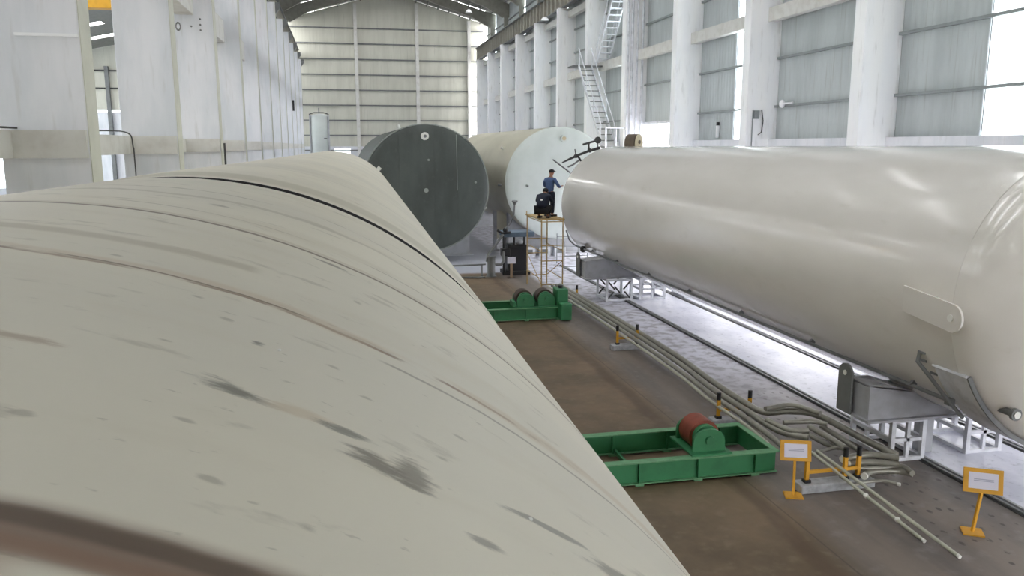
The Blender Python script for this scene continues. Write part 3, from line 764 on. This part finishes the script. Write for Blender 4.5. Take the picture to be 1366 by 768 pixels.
# ------------------------------------------------------------------ green tank rotators
def rotator(y, label, rollers, detail):
    e = empty('tank_rotator', (0, y, 0), label=label, cat='tank rotator', group='green tank rotators on the floor')
    x0, x1, h, d = -3.0, 6.68, .37, 1.25
    # the base: two channel beams with end plates
    for sy, nm in ((-1, 'side_beam'), (1, 'side_beam')):
        yy_ = sy*d/2
        b = MB().span((x0, yy_-.015, .05), (x1, yy_+.015, h))
        o = b.build(nm, M_green, e)
        MB().span((x0-.02, yy_-.075, h), (x1+.02, yy_+.075, h+.018)).build('top_flange', M_green_e, o)
        MB().span((x0-.02, yy_-.075, .035), (x1+.02, yy_+.075, .05)).build('bottom_flange', M_green_e, o)
        for x in [x0+.5+k*.98 for k in range(10)]:
            MB().span((x-.012, yy_-.07, .05), (x+.012, yy_+.07, h)).build('stiffener', M_green, o)
            MB().span((x-.07, yy_-.07, 0), (x+.07, yy_+.07, .036)).build('foot_pad', M_green_e, o)
    for x in (x0, x1):
        o = MB().span((x-.015, -d/2, .05), (x+.015, d/2, h)).build('end_plate', M_green, e)
        MB().span((x-.05, -d/2-.05, h), (x+.05, d/2+.05, h+.02)).build('top_flange', M_green_e, o)
    for k in range(7):
        x = x0+.9+k*1.3
        if x < x1-.3: MB().span((x-.02, -d/2, .05), (x+.02, d/2, .12)).build('cross_tie', M_green, e)
    for (x, z, r, nr) in rollers:
        c_ = MB().span((x-.34, -d/2-.02, h+.018), (x+.34, .24, h+.045)).build('roller_carriage', M_green, e)
        for sy in (-1, 1):
            yy_ = -.5 if sy < 0 else .14
            pts = [(-.27, h+.02), (.27, h+.02), (.27, z-.02)] + [(.27*cos(a), z-.02+.2*sin(a)) for a in [pi*i/10 for i in range(1, 10)]] + [(-.27, z-.02)]
            MB().prism([(x+p[0], p[1]) for p in pts], yy_-.03, yy_+.03).build('bearing_plate', M_green, c_)
            MB().tube([(x, yy_-.07, z), (x, yy_+.07, z)], .07, 16).build('bearing_cap', M_green, c_)
        for k in range(nr):
            ya = -.33
            yb = .07
            MB().tube([(x, ya, z), (x, yb, z)], r, 36).build('roller', M_red if detail else M_rub, e)
            if nr == 1:
                MB().tube([(x, ya-.10, z), (x, ya-.001, z)], r*.8, 36).build('roller_hub', M_green, e)
        MB().tube([(x, -.5, z), (x, .2, z)], .035, 12).build('axle', M_dark, e)
    return e
def cradle_rollers(y, right=True):
    xc = -1.012+y*sin(radians(1.434)); out = []
    zc = .55; rr = .235; dx = math.sqrt((R0+rr+.003)**2-(tz-zc)**2)
    return [(xc-dx, zc, rr, 1), (xc+dx, zc, rr, 1)]
rotator(11.72, 'long green tank rotator base with one red roller, nearest, beside the yellow sign', cradle_rollers(11.72)+[(5.58, .60, .26, 1)], 1)
e2 = rotator(23.75, 'green tank rotator base with a gearbox and dark rollers, farther away below the scaffold', cradle_rollers(23.75)+[(5.35, .62, .26, 1), (6.0, .62, .26, 1)], 0)
gb = MB().span((6.3, -.62, .38), (6.66, -.1, .92)).build('gearbox', M_green, e2, bevel=.03)
MB().tube([(6.48, -.36, .92), (6.48, -.36, 1.0)], .07, 12).build('filler_cap', M_black, gb)
MB().box((6.48, -.9, .3), (.34, .35, .5)).build('motor_box', M_green, e2, bevel=.03)
MB().box((4.95, -.5, .53), (.1, .5, .16)).build('bearing_block', M_green, e2, bevel=.02)

# ------------------------------------------------------------------ pipe stands, pipes
def pipe_stand(loc, w, posts, label):
    e = empty('pipe_stand', loc, label=label, cat='pipe stand', group='yellow pipe stands along the aisle')
    MB().box((w/2, 0, .07), (w+.16, .26, .14)).build('base_block', M_slab, e, bevel=.02)
    for x in posts:
        p = MB().box((x, 0, .33), (.055, .055, .38)).build('post', M_yel, e)
        MB().tube([(x, 0, .50), (x, 0, .64)], .04, 10).build('black_tip', M_black, p)
        MB().box((x, 0, .16), (.1, .1, .05)).build('black_collar', M_black, p)
    MB().box((max(posts)/2+min(posts)/2, 0, .30), (max(posts)-min(posts), .04, .05)).build('crossbar', M_yel, e)
    return e
pipe_stand((6.72, 10.35, 0), 1.1, (.07, .72, .95), 'yellow pipe stand on a pale concrete block, nearest, right behind the yellow sign')
pipe_stand((6.75, 13.35, 0), .75, (.06, .70), 'yellow pipe stand on a grey block, second nearest, beyond the red roller')
pipe_stand((6.78, 19.2, 0), .7, (.08, .62), 'yellow pipe stand on a grey block halfway along the pipe bundle')
pipe_stand((6.9, 25.3, 0), .7, (.06, .68), 'yellow pipe stand at the far end of the pipe bundle beside the green gearbox')
def smooth_path(pts, per=6):
    P = [Vector(p) for p in pts]; P = [P[0]*2-P[1]] + P + [P[-1]*2-P[-2]]; out = []
    for i in range(1, len(P)-2):
        for k in range(per):
            u = k/per; a, b, c_, d = P[i-1:i+3]
            # straight-biased Catmull-Rom
            out.append(.5*((2*b)+(c_-a)*u+(2*a-5*b+4*c_-d)*u*u+(3*b-a-3*c_+d)*u*u*u))
    return out+[P[-2]]
def pipe(pts, r, mat, label, caps=(None, None), grp='metal pipes laid on the yellow stands', name='metal_pipe', sm=True):
    P = smooth_path(pts) if sm and len(pts) > 2 else [Vector(p) for p in pts]
    o = MB().tube(P, r, 14).build(name, mat)
    for i, c_ in ((0, caps[0]), (-1, caps[1])):
        if c_:
            d = (P[i]-P[1 if i == 0 else -2]).normalized()
            MB().tube([P[i]-d*.02, P[i]+d*.02], r*1.03, 14).build('end_cap', c_, o)
    return tag(o, label, 'pipe', grp)
zt = .325
def pz(x, y, z): return tuple(at_z(x, y, z))
def long_pipe(x_far, tail, r, label, mat=M_pipe, y_far=26.9):
    pipe([(x_far, y_far, zt+r)] + tail, r, mat, label, (None, None))
Q = lambda l, z: [pz(a, b, z) for a, b in l]
long_pipe(7.44, Q([(820, 423), (900, 472), (950, 508), (990, 534), (1018, 549), (1052, 548), (1090, 553), (1150, 584)], zt+.065)+Q([(1196, 607)], .30), .062, 'long dull metal pipe, rightmost of the bundle, kinked then running to a white frame')
long_pipe(7.30, Q([(820, 428), (900, 480), (950, 518), (994, 546), (1036, 573), (1078, 584)], zt+.055), .056, 'long dull metal pipe, second from the right in the bundle, bent at its near end')
long_pipe(7.14, Q([(820, 434), (900, 489), (950, 527), (994, 556), (1030, 583), (1050, 600)], zt+.05), .048, 'long dull metal pipe, third from the right in the bundle')
long_pipe(6.98, Q([(820, 440), (900, 496), (950, 536), (994, 566), (1026, 593)], zt+.04), .032, 'long thin metal pipe, leftmost of the bundle next to the aisle', M_pipe2)
for (l, z, r, lab) in (
    ([(1021, 545), (1056, 540), (1094, 551)], .52, .045, 'short bent pipe lying topmost where the bundle kinks'),
    ([(1045, 563), (1083, 562), (1103, 565)], .47, .04, 'short straight pipe lying across the kink of the bundle'),
    ([(1023, 560), (1052, 573), (1078, 574)], .45, .05, 'short bent pipe below the kink of the bundle'),
    ([(1080, 569), (1105, 583), (1127, 597)], .42, .05, 'short pipe slanting toward the black post tips'),
    ([(1096, 568), (1120, 583), (1147, 601)], .36, .045, 'short pipe slanting beside the thick kinked pipe'),
    ([(1074, 577), (1103, 592), (1120, 597)], .30, .045, 'short pipe under the slanting ones behind the yellow sign'),
    ([(1084, 605), (1116, 597), (1133, 603)], .38, .028, 'thin bent pipe just right of the yellow sign board')):
    pipe([pz(a, b, z) for a, b in l], r, M_pipe, lab, (None, None), 'short bent pipes at the near end of the bundle')
for (l, z, r, lab, capm) in (
    ([(1124, 612), (1158, 606), (1199, 611)], .42, .052, 'thick bent pipe stub with a white end cap, topmost of the near pile', M_cap),
    ([(1131, 618), (1160, 616), (1199, 619)], .33, .050, 'thick pipe stub with a white end cap, second in the near pile', M_cap),
    ([(1139, 624), (1170, 624), (1202, 622), (1217, 631)], .24, .045, 'thick pipe stub with a white end cap, lower in the near pile', M_cap),
    ([(1153, 635), (1163, 629), (1197, 628), (1218, 632)], .19, .052, 'thick bent pipe stub with a white end cap, lowest and nearest', M_cap),
    ([(1139, 649), (1150, 644), (1177, 641), (1199, 646)], .12, .026, 'thin bent pipe branching on the floor over the concrete block', M_cap)):
    pipe([pz(a, b, z) for a, b in l], r, M_pipe, lab, (capm, None if r > .03 else capm), 'capped pipe stubs piled at the near stand')
# two thin rods running out to the floor
a = pz(1083, 603, .40); b_ = pz(1232, 721, .03)
o = pipe([a, pz(1150, 657, .2), b_], .026, M_pipe2, 'thin pale pipe sloping down to the floor, shorter of the two', (None, M_cap), 'thin pale pipes sloping down to the floor', sm=False)
for (x, y, z) in (pz(1155, 661, .19), pz(1197, 693, .1)): MB().ball((x, y, z), .04).build('coupling', M_cap, o)
a = pz(1090, 601, .42); b_ = pz(1279, 742, .03)
pipe([a, b_], .026, M_pipe2, 'thin pale pipe sloping down to the floor, longer of the two', (None, M_cap), 'thin pale pipes sloping down to the floor', sm=False)
# timber battens at the far end of the bundle
tag(MB().bar((7.16, 27.1, .045), (7.62, 26.1, .045), .12, .09).build('steel_bar', M_steel), 'short dark bar lying on the floor at the far end of the pipe bundle', 'bar')

# ------------------------------------------------------------------ yellow signs
def sign(loc, rz, lean, w, h, z, label):
    e = empty('sign_stand', loc, rz, label=label, cat='sign', group='yellow sign stands on the floor')
    MB().box((0, 0, .01), (.26, .24, .02)).build('base_plate', M_yel, e)
    MB().bar((0, 0, .01), (lean, .04, z), .035, .035).build('pole', M_yel, e)
    bd = MB().box((lean, .02, z+h/2-.02), (w, .02, h), rx=radians(-14)).build('board', M_yel, e, bevel=.004)
    pp_ = MB().box((lean, .008, z+h/2-.015), (w*.74, .004, h*.66), rx=radians(-14)).build('paper', M_paper, bd)
    b = MB()
    for k in range(3): b.box((lean+.005, .004+.0*k, z+h/2-.015+(k-1)*.022), (w*.5, .003, .012), rx=radians(-14))
    b.build('print_lines', M_ink, pp_)
    return e
sign((6.50, 10.22, 0), radians(-20), .0, .45, .31, .58, 'yellow sign stand holding a pale notice, left one beside the green rotator')
sign((8.26, 8.66, 0), radians(-30), .07, .48, .33, .60, 'yellow sign stand holding a pale notice, right one near the dark rail')

# ------------------------------------------------------------------ scaffold tower
sc = empty('scaffold_tower', (6.84, 27.25, 0), label='slender tan scaffold tower by the far head of the white tank, workers on top', cat='scaffold')
W_, D_, HT = .78, 2.25, 2.66
for x in (0, W_):
    for y in (0, D_):
        MB().tube([(x, y, 0), (x, y, HT+(.06 if (x, y) == (W_, 0) else 0))], .024, 10).build('leg', M_scaf, sc)
for y in (0, D_):
    for z in (.35, 1.2, 1.75, HT-.08): MB().tube([(0, y, z), (W_, y, z)], .018, 8).build('cross_rail', M_scaf, sc)
for x in (0, W_):
    for z in (.55, 1.55, HT-.08): MB().tube([(x, 0, z), (x, D_, z)], .016, 8).build('side_rail', M_scaf, sc)
MB().tube([(0, 0, .35), (0, D_, 1.2)], .014, 8).build('diagonal_brace', M_scaf, sc)
MB().tube([(W_, D_, .35), (W_, 0, 1.2)], .014, 8).build('diagonal_brace', M_scaf, sc)
MB().box((W_/2, D_/2, HT), (W_+.12, D_+.05, .05)).build('platform', M_scaf, sc, bevel=.008)
MB().tube([(-.02, D_, HT), (-.02, D_, HT+.13)], .02, 8).build('post_end', M_scaf, sc)
# wire guard frames beyond it
for x, y, lab in ((9.4, 31.6, 'light wire guard frame standing behind the scaffold tower, nearer one'), (9.9, 34.6, 'light wire guard frame standing behind the scaffold tower, farther one')):
    e = empty('guard_frame', (x, y, 0), label=lab, cat='guard frame', group='light guard frames behind the scaffold')
    for sx in (-.5, .5): MB().tube([(sx, 0, 0), (sx, 0, 1.35)], .02, 8).build('post', M_girt, e)
    for z in (.3, .75, 1.2): MB().tube([(-.5, 0, z), (.5, 0, z)], .014, 8).build('rail', M_girt, e)
# low white boxes under the cream tank
for k in range(3):
    x = 8.7+k*.75; e = empty('white_crate', (x, 37.2, 0), label='small white crate under the cream tank, ' + ('leftmost', 'middle', 'rightmost')[k] + ' of three', cat='crate', group='white crates under the cream tank')
    MB().box((0, 0, .22), (.55, .5, .44)).build('body', M_white, e, bevel=.01)
    MB().box((0, -.255, .25), (.28, .012, .2)).build('dark_panel', M_steel, e)

# ------------------------------------------------------------------ black machine with pipework
mc = empty('hydraulic_press', (6.85, 32.0, 0), label='black machine under a slate blue cover, with pipe arms, left of the scaffold', cat='machine')
MB().box((.12, .2, .62), (.78, .8, 1.24)).build('cabinet', M_black, mc, bevel=.03)
MB().box((.1, .2, .08), (1.1, .95, .16)).build('base', M_black, mc, bevel=.02)
MB().box((.18, .2, 1.66), (1.3, .95, .2)).build('cover', M_blue, mc, bevel=.03)
for x in (-.36, .0, .42): MB().tube([(x, -.1, 1.2), (x, -.1, 1.58)], .045, 10).build('support_post', M_black, mc)
MB().ball((.25, -.05, 1.34), .14, sq=(1, 1, .7)).build('gauge_block', M_sad, mc)
MB().box((-.4, -.2, .95), (.36, .3, .3)).build('valve_block', M_black, mc, bevel=.02)
MB().tube([(-.45, -.2, .0), (-.45, -.2, 1.75)], .06, 12).build('riser_pipe', M_black, mc)
MB().tube([(-.75, -.3, 1.86), (-.55, -.3, 1.74), (-.2, -.3, 1.76)], .05, 10).build('pipe_arm', M_black, mc)
MB().ball((-.4, -.25, 1.85), .11).build('joint', M_black, mc)
MB().tube([(-.4, -.3, 1.9), (-.22, -.4, 2.15), (-.1, -.5, 2.5), (-.08, -.55, 2.9)], .035, 10).build('filling_hose', M_steel, mc)
MB().tube([(-.08, -.55, 2.9), (-.08, -.57, 3.05)], [.05, .13], 14).build('funnel', M_steel, mc)
MB().tube([(-.5, -.3, 1.7), (-.85, -.35, 1.25), (-1.15, -.4, .9), (-1.2, -.42, .6)], .055, 12).build('suction_pipe', M_steel, mc)
MB().tube([(-.5, -.3, 1.0), (-.5, -.4, .62), (-.62, -.42, .48), (-.85, -.42, .48)], .06, 12).build('return_pipe', M_steel, mc)
bo = empty('pump_bollard', (5.83, 31.6, 0), label='short grey upright cylinder on the floor left of the black machine', cat='pump')
MB().tube([(0, 0, 0), (0, 0, .78)], .16, 20).build('cylinder', M_steel, bo); MB().tube([(0, 0, .78), (0, 0, .84)], .2, 20).build('top_flange', M_steel, bo); MB().tube([(0, 0, 0), (0, 0, .04)], .22, 20).build('base_flange', M_steel, bo)
pz_ = [(5.55, 31.3, .55), (4.6, 31.5, .5), (3.3, 31.8, .45), (2.5, 32, .4)]
o = MB().tube(pz_, .035, 10).build('floor_pipe', M_steel); tag(o, 'thin grey pipe running left from the pump cylinder, upper of two', 'pipe', 'grey pipes left of the pump')
MB().tube([(3.3, 31.8, 0), (3.3, 31.8, .45)], .03, 8).build('prop', M_steel, o)
MB().tube([(5.4, 31.33, 0), (5.4, 31.33, .55)], .03, 8).build('prop', M_steel, o)
tag(MB().tube([(5.5, 31.2, .04), (2.5, 31.7, .04)], .035, 10).build('floor_pipe', M_steel), 'thin grey pipe lying on the floor left of the pump cylinder', 'pipe', 'grey pipes left of the pump')
sg = empty('sign_stand', (6.55, 31.05, 0), label='small pale notice on a brown post standing before the black machine', cat='sign')
MB().box((0, 0, .4), (.1, .05, .8)).build('post', paint('tan_post', (150, 128, 104), .6), sg); MB().box((0, -.035, .72), (.34, .02, .26)).build('board', M_paper, sg); MB().box((0, 0, .015), (.3, .25, .03)).build('base_plate', M_brown, sg)

# ------------------------------------------------------------------ zig-zag stair on the right wall
stt = empty('wall_stair', (14.1, 44.1, 0), label='white steel zig-zag stair against the right wall beyond the doorway', cat='stair')
def flight(y0, z0, y1, z1, x0, x1, nm):
    o = None
    for x in (x0, x1):
        q = MB().bar((x, y0, z0), (x, y1, z1), .04, .2).build('stringer', M_white, stt)
    n = int(abs(z1-z0)/.3)
    for i in range(1, n):
        f = i/n; MB().box(((x0+x1)/2, y0+(y1-y0)*f, z0+(z1-z0)*f), (abs(x1-x0), .26, .04)).build('tread', M_white if nm == 'upper' else M_steel, stt)
    for x in (x0, x1):
        MB().tube([(x, y0, z0+.95), (x, y1, z1+.95)], .025, 8).build('hand_rail', M_white, stt)
        for f in (.05, .35, .65, .95):
            yy_, zz = y0+(y1-y0)*f, z0+(z1-z0)*f; MB().tube([(x, yy_, zz), (x, yy_, zz+.95)], .018, 6).build('baluster', M_white, stt)
flight(-2.9, 5.2, 1.6, 9.8, -.5, .25, 'lower'); flight(1.4, 9.8, -2.4, 14.4, .5, 1.2, 'upper')
MB().box((.2, 2.2, 9.76), (2.0, 1.2, .08)).build('landing', M_steel, stt)
MB().box((-.1, -3.45, 5.16), (1.2, 1.1, .08)).build('landing', M_steel, stt)
for sx in (-.65, .45):
    for sy in (-4.0, -3.05): MB().span((sx-.04, sy-.04, 0), (sx+.04, sy+.04, 6.2)).build('post', M_white, stt)
MB().span((-.65, -4.02, 6.1), (.45, -3.96, 6.16)).build('guard_rail', M_white, stt)
MB().span((-.1, -4.0, 5.2), (-.06, -3.96, 6.1)).build('baluster', M_white, stt)
# service pipes up the column by the doorway
for k, (dx, r) in enumerate(((.12, .05), (.34, .07), (.62, .05), (.9, .06))):
    o = MB().tube([(14.4+dx, 40.02, 0), (14.4+dx, 40.02, 14)], r, 10).build('service_pipe', M_white)
    tag(o, ('first', 'second', 'third', 'fourth')[k] + ' of four upright service pipes on the column beyond the doorway, counted from the aisle', 'pipe', 'service pipes on a column')

# ------------------------------------------------------------------ small wall things
fx = empty('wall_light', (15.4, 26.45, 6.68), label='white flood lamp on the girt beside the third right column', cat='lamp')
MB().ball((0, 0, 0), .11, sq=(1, 1, 1.3)).build('lamp_head', M_bulb, fx); MB().tube([(0, 0, 0), (.1, -.55, .02)], .03, 8).build('lamp_arm', M_bulb, fx)
sb = empty('switch_box', (14.75, 27.05, 6.2), label='grey switch box with cables on the third right column', cat='switch box')
MB().box((0, 0, .12), (.2, .1, .3)).build('box', M_girt, sb, bevel=.01)
MB().tube([(-.14, 0, .3), (-.14, 0, -.6), (-.14, 0, -1.)], .02, 8).build('conduit', M_girt, sb)
MB().tube([(.2, 0, .3), (.28, 0, -.1), (.24, 0, -.5), (.1, 0, -.6)], .018, 8).build('cable', M_dark, sb)
wl = empty('wall_lamp', (15.5, 31.6, 5.8), label='small white upright lamp on the sill beside the strip window', cat='lamp')
MB().box((0, 0, 0), (.12, .14, .5)).build('housing', M_bulb, wl, bevel=.02); MB().box((0, 0, .32), (.1, .1, .14)).build('cap', M_dark, wl)
hl = empty('hanging_lamp', (11.1, 70, 0), label='small hanging lamp below the roof near the gable', cat='lamp')
MB().tube([(0, 0, 19.2), (0, 0, 16.6)], .03, 6).build('cable', M_dark, hl); MB().tube([(0, 0, 16.35), (0, 0, 16.6)], [.3, .12], 14).build('shade', M_bulb, hl)
hl2 = empty('hanging_lamp', (14.2, 56, 0), label='white lamp on the crane girder above the right columns', cat='lamp')
MB().tube([(0, 0, 14.0), (0, 0, 13.8)], [.12, .3], 14).build('shade', M_bulb, hl2)
# cable along the lower left beam, dropping down behind the near tank
cb = MB().tube(smooth_path([(-4.4, 10, 5.46), (-4.4, 14, 5.46), (-4.42, 16.5, 5.5), (-4.3, 18.2, 5.48), (-4.25, 18.35, 5.2), (-4.25, 18.4, 4.6), (-4.25, 18.4, 0.02)]), .014, 8).build('power_cable', M_dark)
tag(cb, 'dark cable along the low left beam, dropping at the second column', 'cable')
cb = MB().tube([(-3.3, 25.8-.9, 0), (-3.35, 25.4, 2.5), (-3.36, 25.45, 5.3)], .03, 8).build('power_cable', M_dark)
tag(cb, 'dark cable standing against the third left column', 'cable')
tag(MB().box((-3.9, 12.535-.0, 6.72-.0), (.8, .02, .04)).build('tube_lamp', M_bulb), 'thin white lamp tube mounted on the nearest left column', 'lamp')
bpy.data.objects['tube_lamp'].location = (0, 0, 0)
tag(MB().box((-3.37, 64.9, 8.3), (.14, .2, .8)).build('fire_bell', M_black), 'small black box on a far left column', 'box')

# ------------------------------------------------------------------ people
def skin_body(name, verts, edges, radii, mat, parent, sub=2, root=0):
    me = bpy.data.meshes.new(name); me.from_pydata(verts, edges, []); me.materials.append(mat)
    o = bpy.data.objects.new(name, me); col.objects.link(o); o.parent = parent
    m = o.modifiers.new('skin', 'SKIN'); m.use_smooth_shade = True
    for i, r in enumerate(radii):
        sv = me.skin_vertices[0].data[i]; sv.radius = r if isinstance(r, tuple) else (r, r); sv.use_root = (i == root)
    s_ = o.modifiers.new('sub', 'SUBSURF'); s_.levels = sub; s_.render_levels = sub
    return o
def chain(V, E, R, start, pts):
    p = start
    for (co, r) in pts:
        V.append(co); R.append(r); E.append((p, len(V)-1)); p = len(V)-1
    return p
def hand(parent, wrist, d, side, mat, nm='hand'):
    """palm with four unequal fingers and a thumb, slightly curled"""
    d = Vector(d).normalized(); w = Vector(wrist); up = Vector((0, 0, 1)); s_ = d.cross(up).normalized()*side; n_ = s_.cross(d)
    V = [tuple(w), tuple(w+d*.05), tuple(w+d*.09)]; R = [.022, (.03, .018), (.032, .016)]; E = [(0, 1), (1, 2)]
    for k, L in enumerate((.07, .08, .075, .058)):
        o = s_*(.027-.018*k)
        a = w+d*.095+o; b = a+d*L*.5; c_ = b+(d*.7-n_*.6).normalized()*L*.5
        chain(V, E, R, 2, [(tuple(a), .0095), (tuple(b), .009), (tuple(c_), .0075)])
    chain(V, E, R, 1, [(tuple(w+d*.055+s_*.038), .011), (tuple(w+d*.085+s_*.055), .010), (tuple(w+d*.11+s_*.058-n_*.01), .008)])
    return skin_body(nm, V, E, R, mat, parent, 1, 1)
def person_standing():
    e = empty('person', (7.38, 28.25, HT+.025), radians(-50), label='person in a blue shirt, dark trousers and black cap standing on the scaffold', cat='person')
    # body (skin) : head, neck, arms under the clothing
    V = [(0, 0, .90)]; R = [(.085, .07)]; E = []
    t_ = chain(V, E, R, 0, [((0, .0, 1.05), (.09, .07)), ((0, .02, 1.24), (.12, .08)), ((0, .05, 1.36), (.12, .08)), ((0, .07, 1.42), .052), ((0, .09, 1.49), .055), ((0, .11, 1.57), (.075, .09)), ((0, .11, 1.62), (.06, .075))])
    for sx in (-1, 1):
        chain(V, E, R, 3, [((sx*.15, .04, 1.345), .052), ((sx*.235, .05, 1.22), .045), ((sx*.27, .12, 1.05), .038), ((sx*.2, .33, 1.08), .028)])
        chain(V, E, R, 0, [((sx*.09, 0, .83), .06), ((sx*.10, .02, .46), .06), ((sx*.11, -.02, .09), .042), ((sx*.12, .10, .045), .035)])
    skin_body('body', V, E, R, M_skin, e)
    V = [(0, 0, .84)]; R = [(.165, .13)]; E = []
    chain(V, E, R, 0, [((0, .0, 1.07), (.15, .115)), ((0, .02, 1.24), (.172, .125)), ((0, .045, 1.34), (.14, .1)), ((0, .06, 1.395), .068)])
    for sx in (-1, 1): chain(V, E, R, 3, [((sx*.16, .04, 1.33), .07), ((sx*.24, .05, 1.21), .062), ((sx*.275, .13, 1.06), .053), ((sx*.215, .28, 1.075), .044)])
    skin_body('shirt', V, E, R, M_shirt, e)
    V = [(0, 0, 1.0)]; R = [(.14, .11)]; E = []
    for sx in (-1, 1): chain(V, E, R, 0, [((sx*.095, 0, .82), .11), ((sx*.105, .02, .47), .08), ((sx*.115, -.01, .1), .065)])
    skin_body('trousers', V, E, R, M_navy, e)
    MB().ball((0, .11, 1.625), .105, sq=(.85, 1.02, .72)).box((0, .215, 1.61), (.13, .1, .015)).build('cap', M_cap2, e)
    MB().ball((0, .195, 1.555), .02, sq=(.7, 1, 1)).build('nose', M_skin, e)
    for sx in (-1, 1):
        MB().ball((sx*.078, .105, 1.565), .026, sq=(.4, .8, 1)).build('ear', M_skin, e)
        MB().ball((sx*.03, .185, 1.585), .011).build('eye', M_cap2, e)
        MB().box((sx*.12, .07, .035), (.1, .27, .07)).build('shoe', M_black, e, bevel=.02)
        hand(e, (sx*.2, .33, 1.08), (-.2*sx, 1, .05), -sx, M_skin)
    MB().box((0, .178, 1.525), (.045, .01, .01)).build('mouth', M_red, e)
    return e
def person_crouching():
    e = empty('person', (6.96, 27.58, HT+.025), radians(-30), label='person in dark navy clothes crouching on the scaffold, back turned, beside the standing one', cat='person')
    V = [(0, -.1, .27)]; R = [(.13, .11)]; E = []
    chain(V, E, R, 0, [((0, -.08, .42), (.14, .11)), ((0, .03, .60), (.15, .11)), ((0, .14, .70), .09), ((0, .19, .74), .05), ((0, .24, .77), .055), ((0, .29, .80), (.07, .085)), ((0, .31, .83), (.055, .07))])
    for sx in (-1, 1):
        chain(V, E, R, 3, [((sx*.16, .12, .66), .05), ((sx*.22, .2, .50), .042), ((sx*.15, .36, .46), .03)])
        chain(V, E, R, 0, [((sx*.1, -.04, .25), .085), ((sx*.16, .26, .36), .062), ((sx*.13, .07, .08), .045), ((sx*.13, .2, .04), .035)])
    skin_body('body', V, E, R, M_skin, e)
    V = [(0, -.1, .30)]; R = [(.17, .15)]; E = []
    chain(V, E, R, 0, [((0, -.08, .44), (.18, .15)), ((0, .03, .60), (.185, .14)), ((0, .12, .68), (.13, .1)), ((0, .18, .73), .065)])
    for sx in (-1, 1): chain(V, E, R, 3, [((sx*.16, .12, .66), .07), ((sx*.225, .2, .50), .058), ((sx*.17, .32, .465), .045)])
    skin_body('jacket', V, E, R, M_navy, e)
    V = [(0, -.11, .27)]; R = [(.16, .14)]; E = []
    for sx in (-1, 1): chain(V, E, R, 0, [((sx*.1, -.04, .26), .11), ((sx*.165, .26, .37), .082), ((sx*.135, .08, .1), .06)])
    skin_body('trousers', V, E, R, M_cap2, e)
    MB().ball((0, .29, .835), .105, sq=(.82, 1, .75)).build('hair', M_cap2, e)
    MB().ball((0, .375, .79), .018).build('nose', M_skin, e)
    MB().box((0, .355, .762), (.04, .01, .008)).build('mouth', M_red, e)
    MB().box((.03, -.235, .58), (.06, .01, .05), rx=radians(-30)).build('back_patch', M_cap, e)
    for sx in (-1, 1):
        MB().ball((sx*.027, .365, .82), .01).build('eye', M_cap2, e)
        MB().ball((sx*.073, .28, .80), .024, sq=(.4, .8, 1)).build('ear', M_skin, e)
        MB().box((sx*.13, .14, .03), (.1, .26, .06)).build('shoe', M_black, e, bevel=.02)
        hand(e, (sx*.15, .36, .46), (-.2*sx, 1, 0), -sx, M_skin)
    return e
ps = person_standing(); ps.scale = (1.15, 1.15, 1.0); pc = person_crouching(); pc.scale = (1.25, 1.2, 1.15)

# ------------------------------------------------------------------ light: overcast daylight through the openings
w = bpy.data.worlds.new('world'); S.world = w; w.use_nodes = True
bg = w.node_tree.nodes['Background']; bg.inputs[0].default_value = (.98, .985, 1., 1); bg.inputs[1].default_value = 6.0
w.cycles.sampling_method = 'AUTOMATIC'
S.view_settings.view_transform = 'Standard'; S.view_settings.look = 'None'; S.view_settings.gamma = 1; S.view_settings.use_curve_mapping = False
S.view_settings.exposure = 0.5
S.cycles.max_bounces = 8; S.cycles.diffuse_bounces = 5; S.cycles.glossy_bounces = 3; S.cycles.transparent_max_bounces = 8
S.cycles.caustics_reflective = False; S.cycles.caustics_refractive = False
S.cycles.sample_clamp_indirect = 8
S.cycles.use_denoising = True
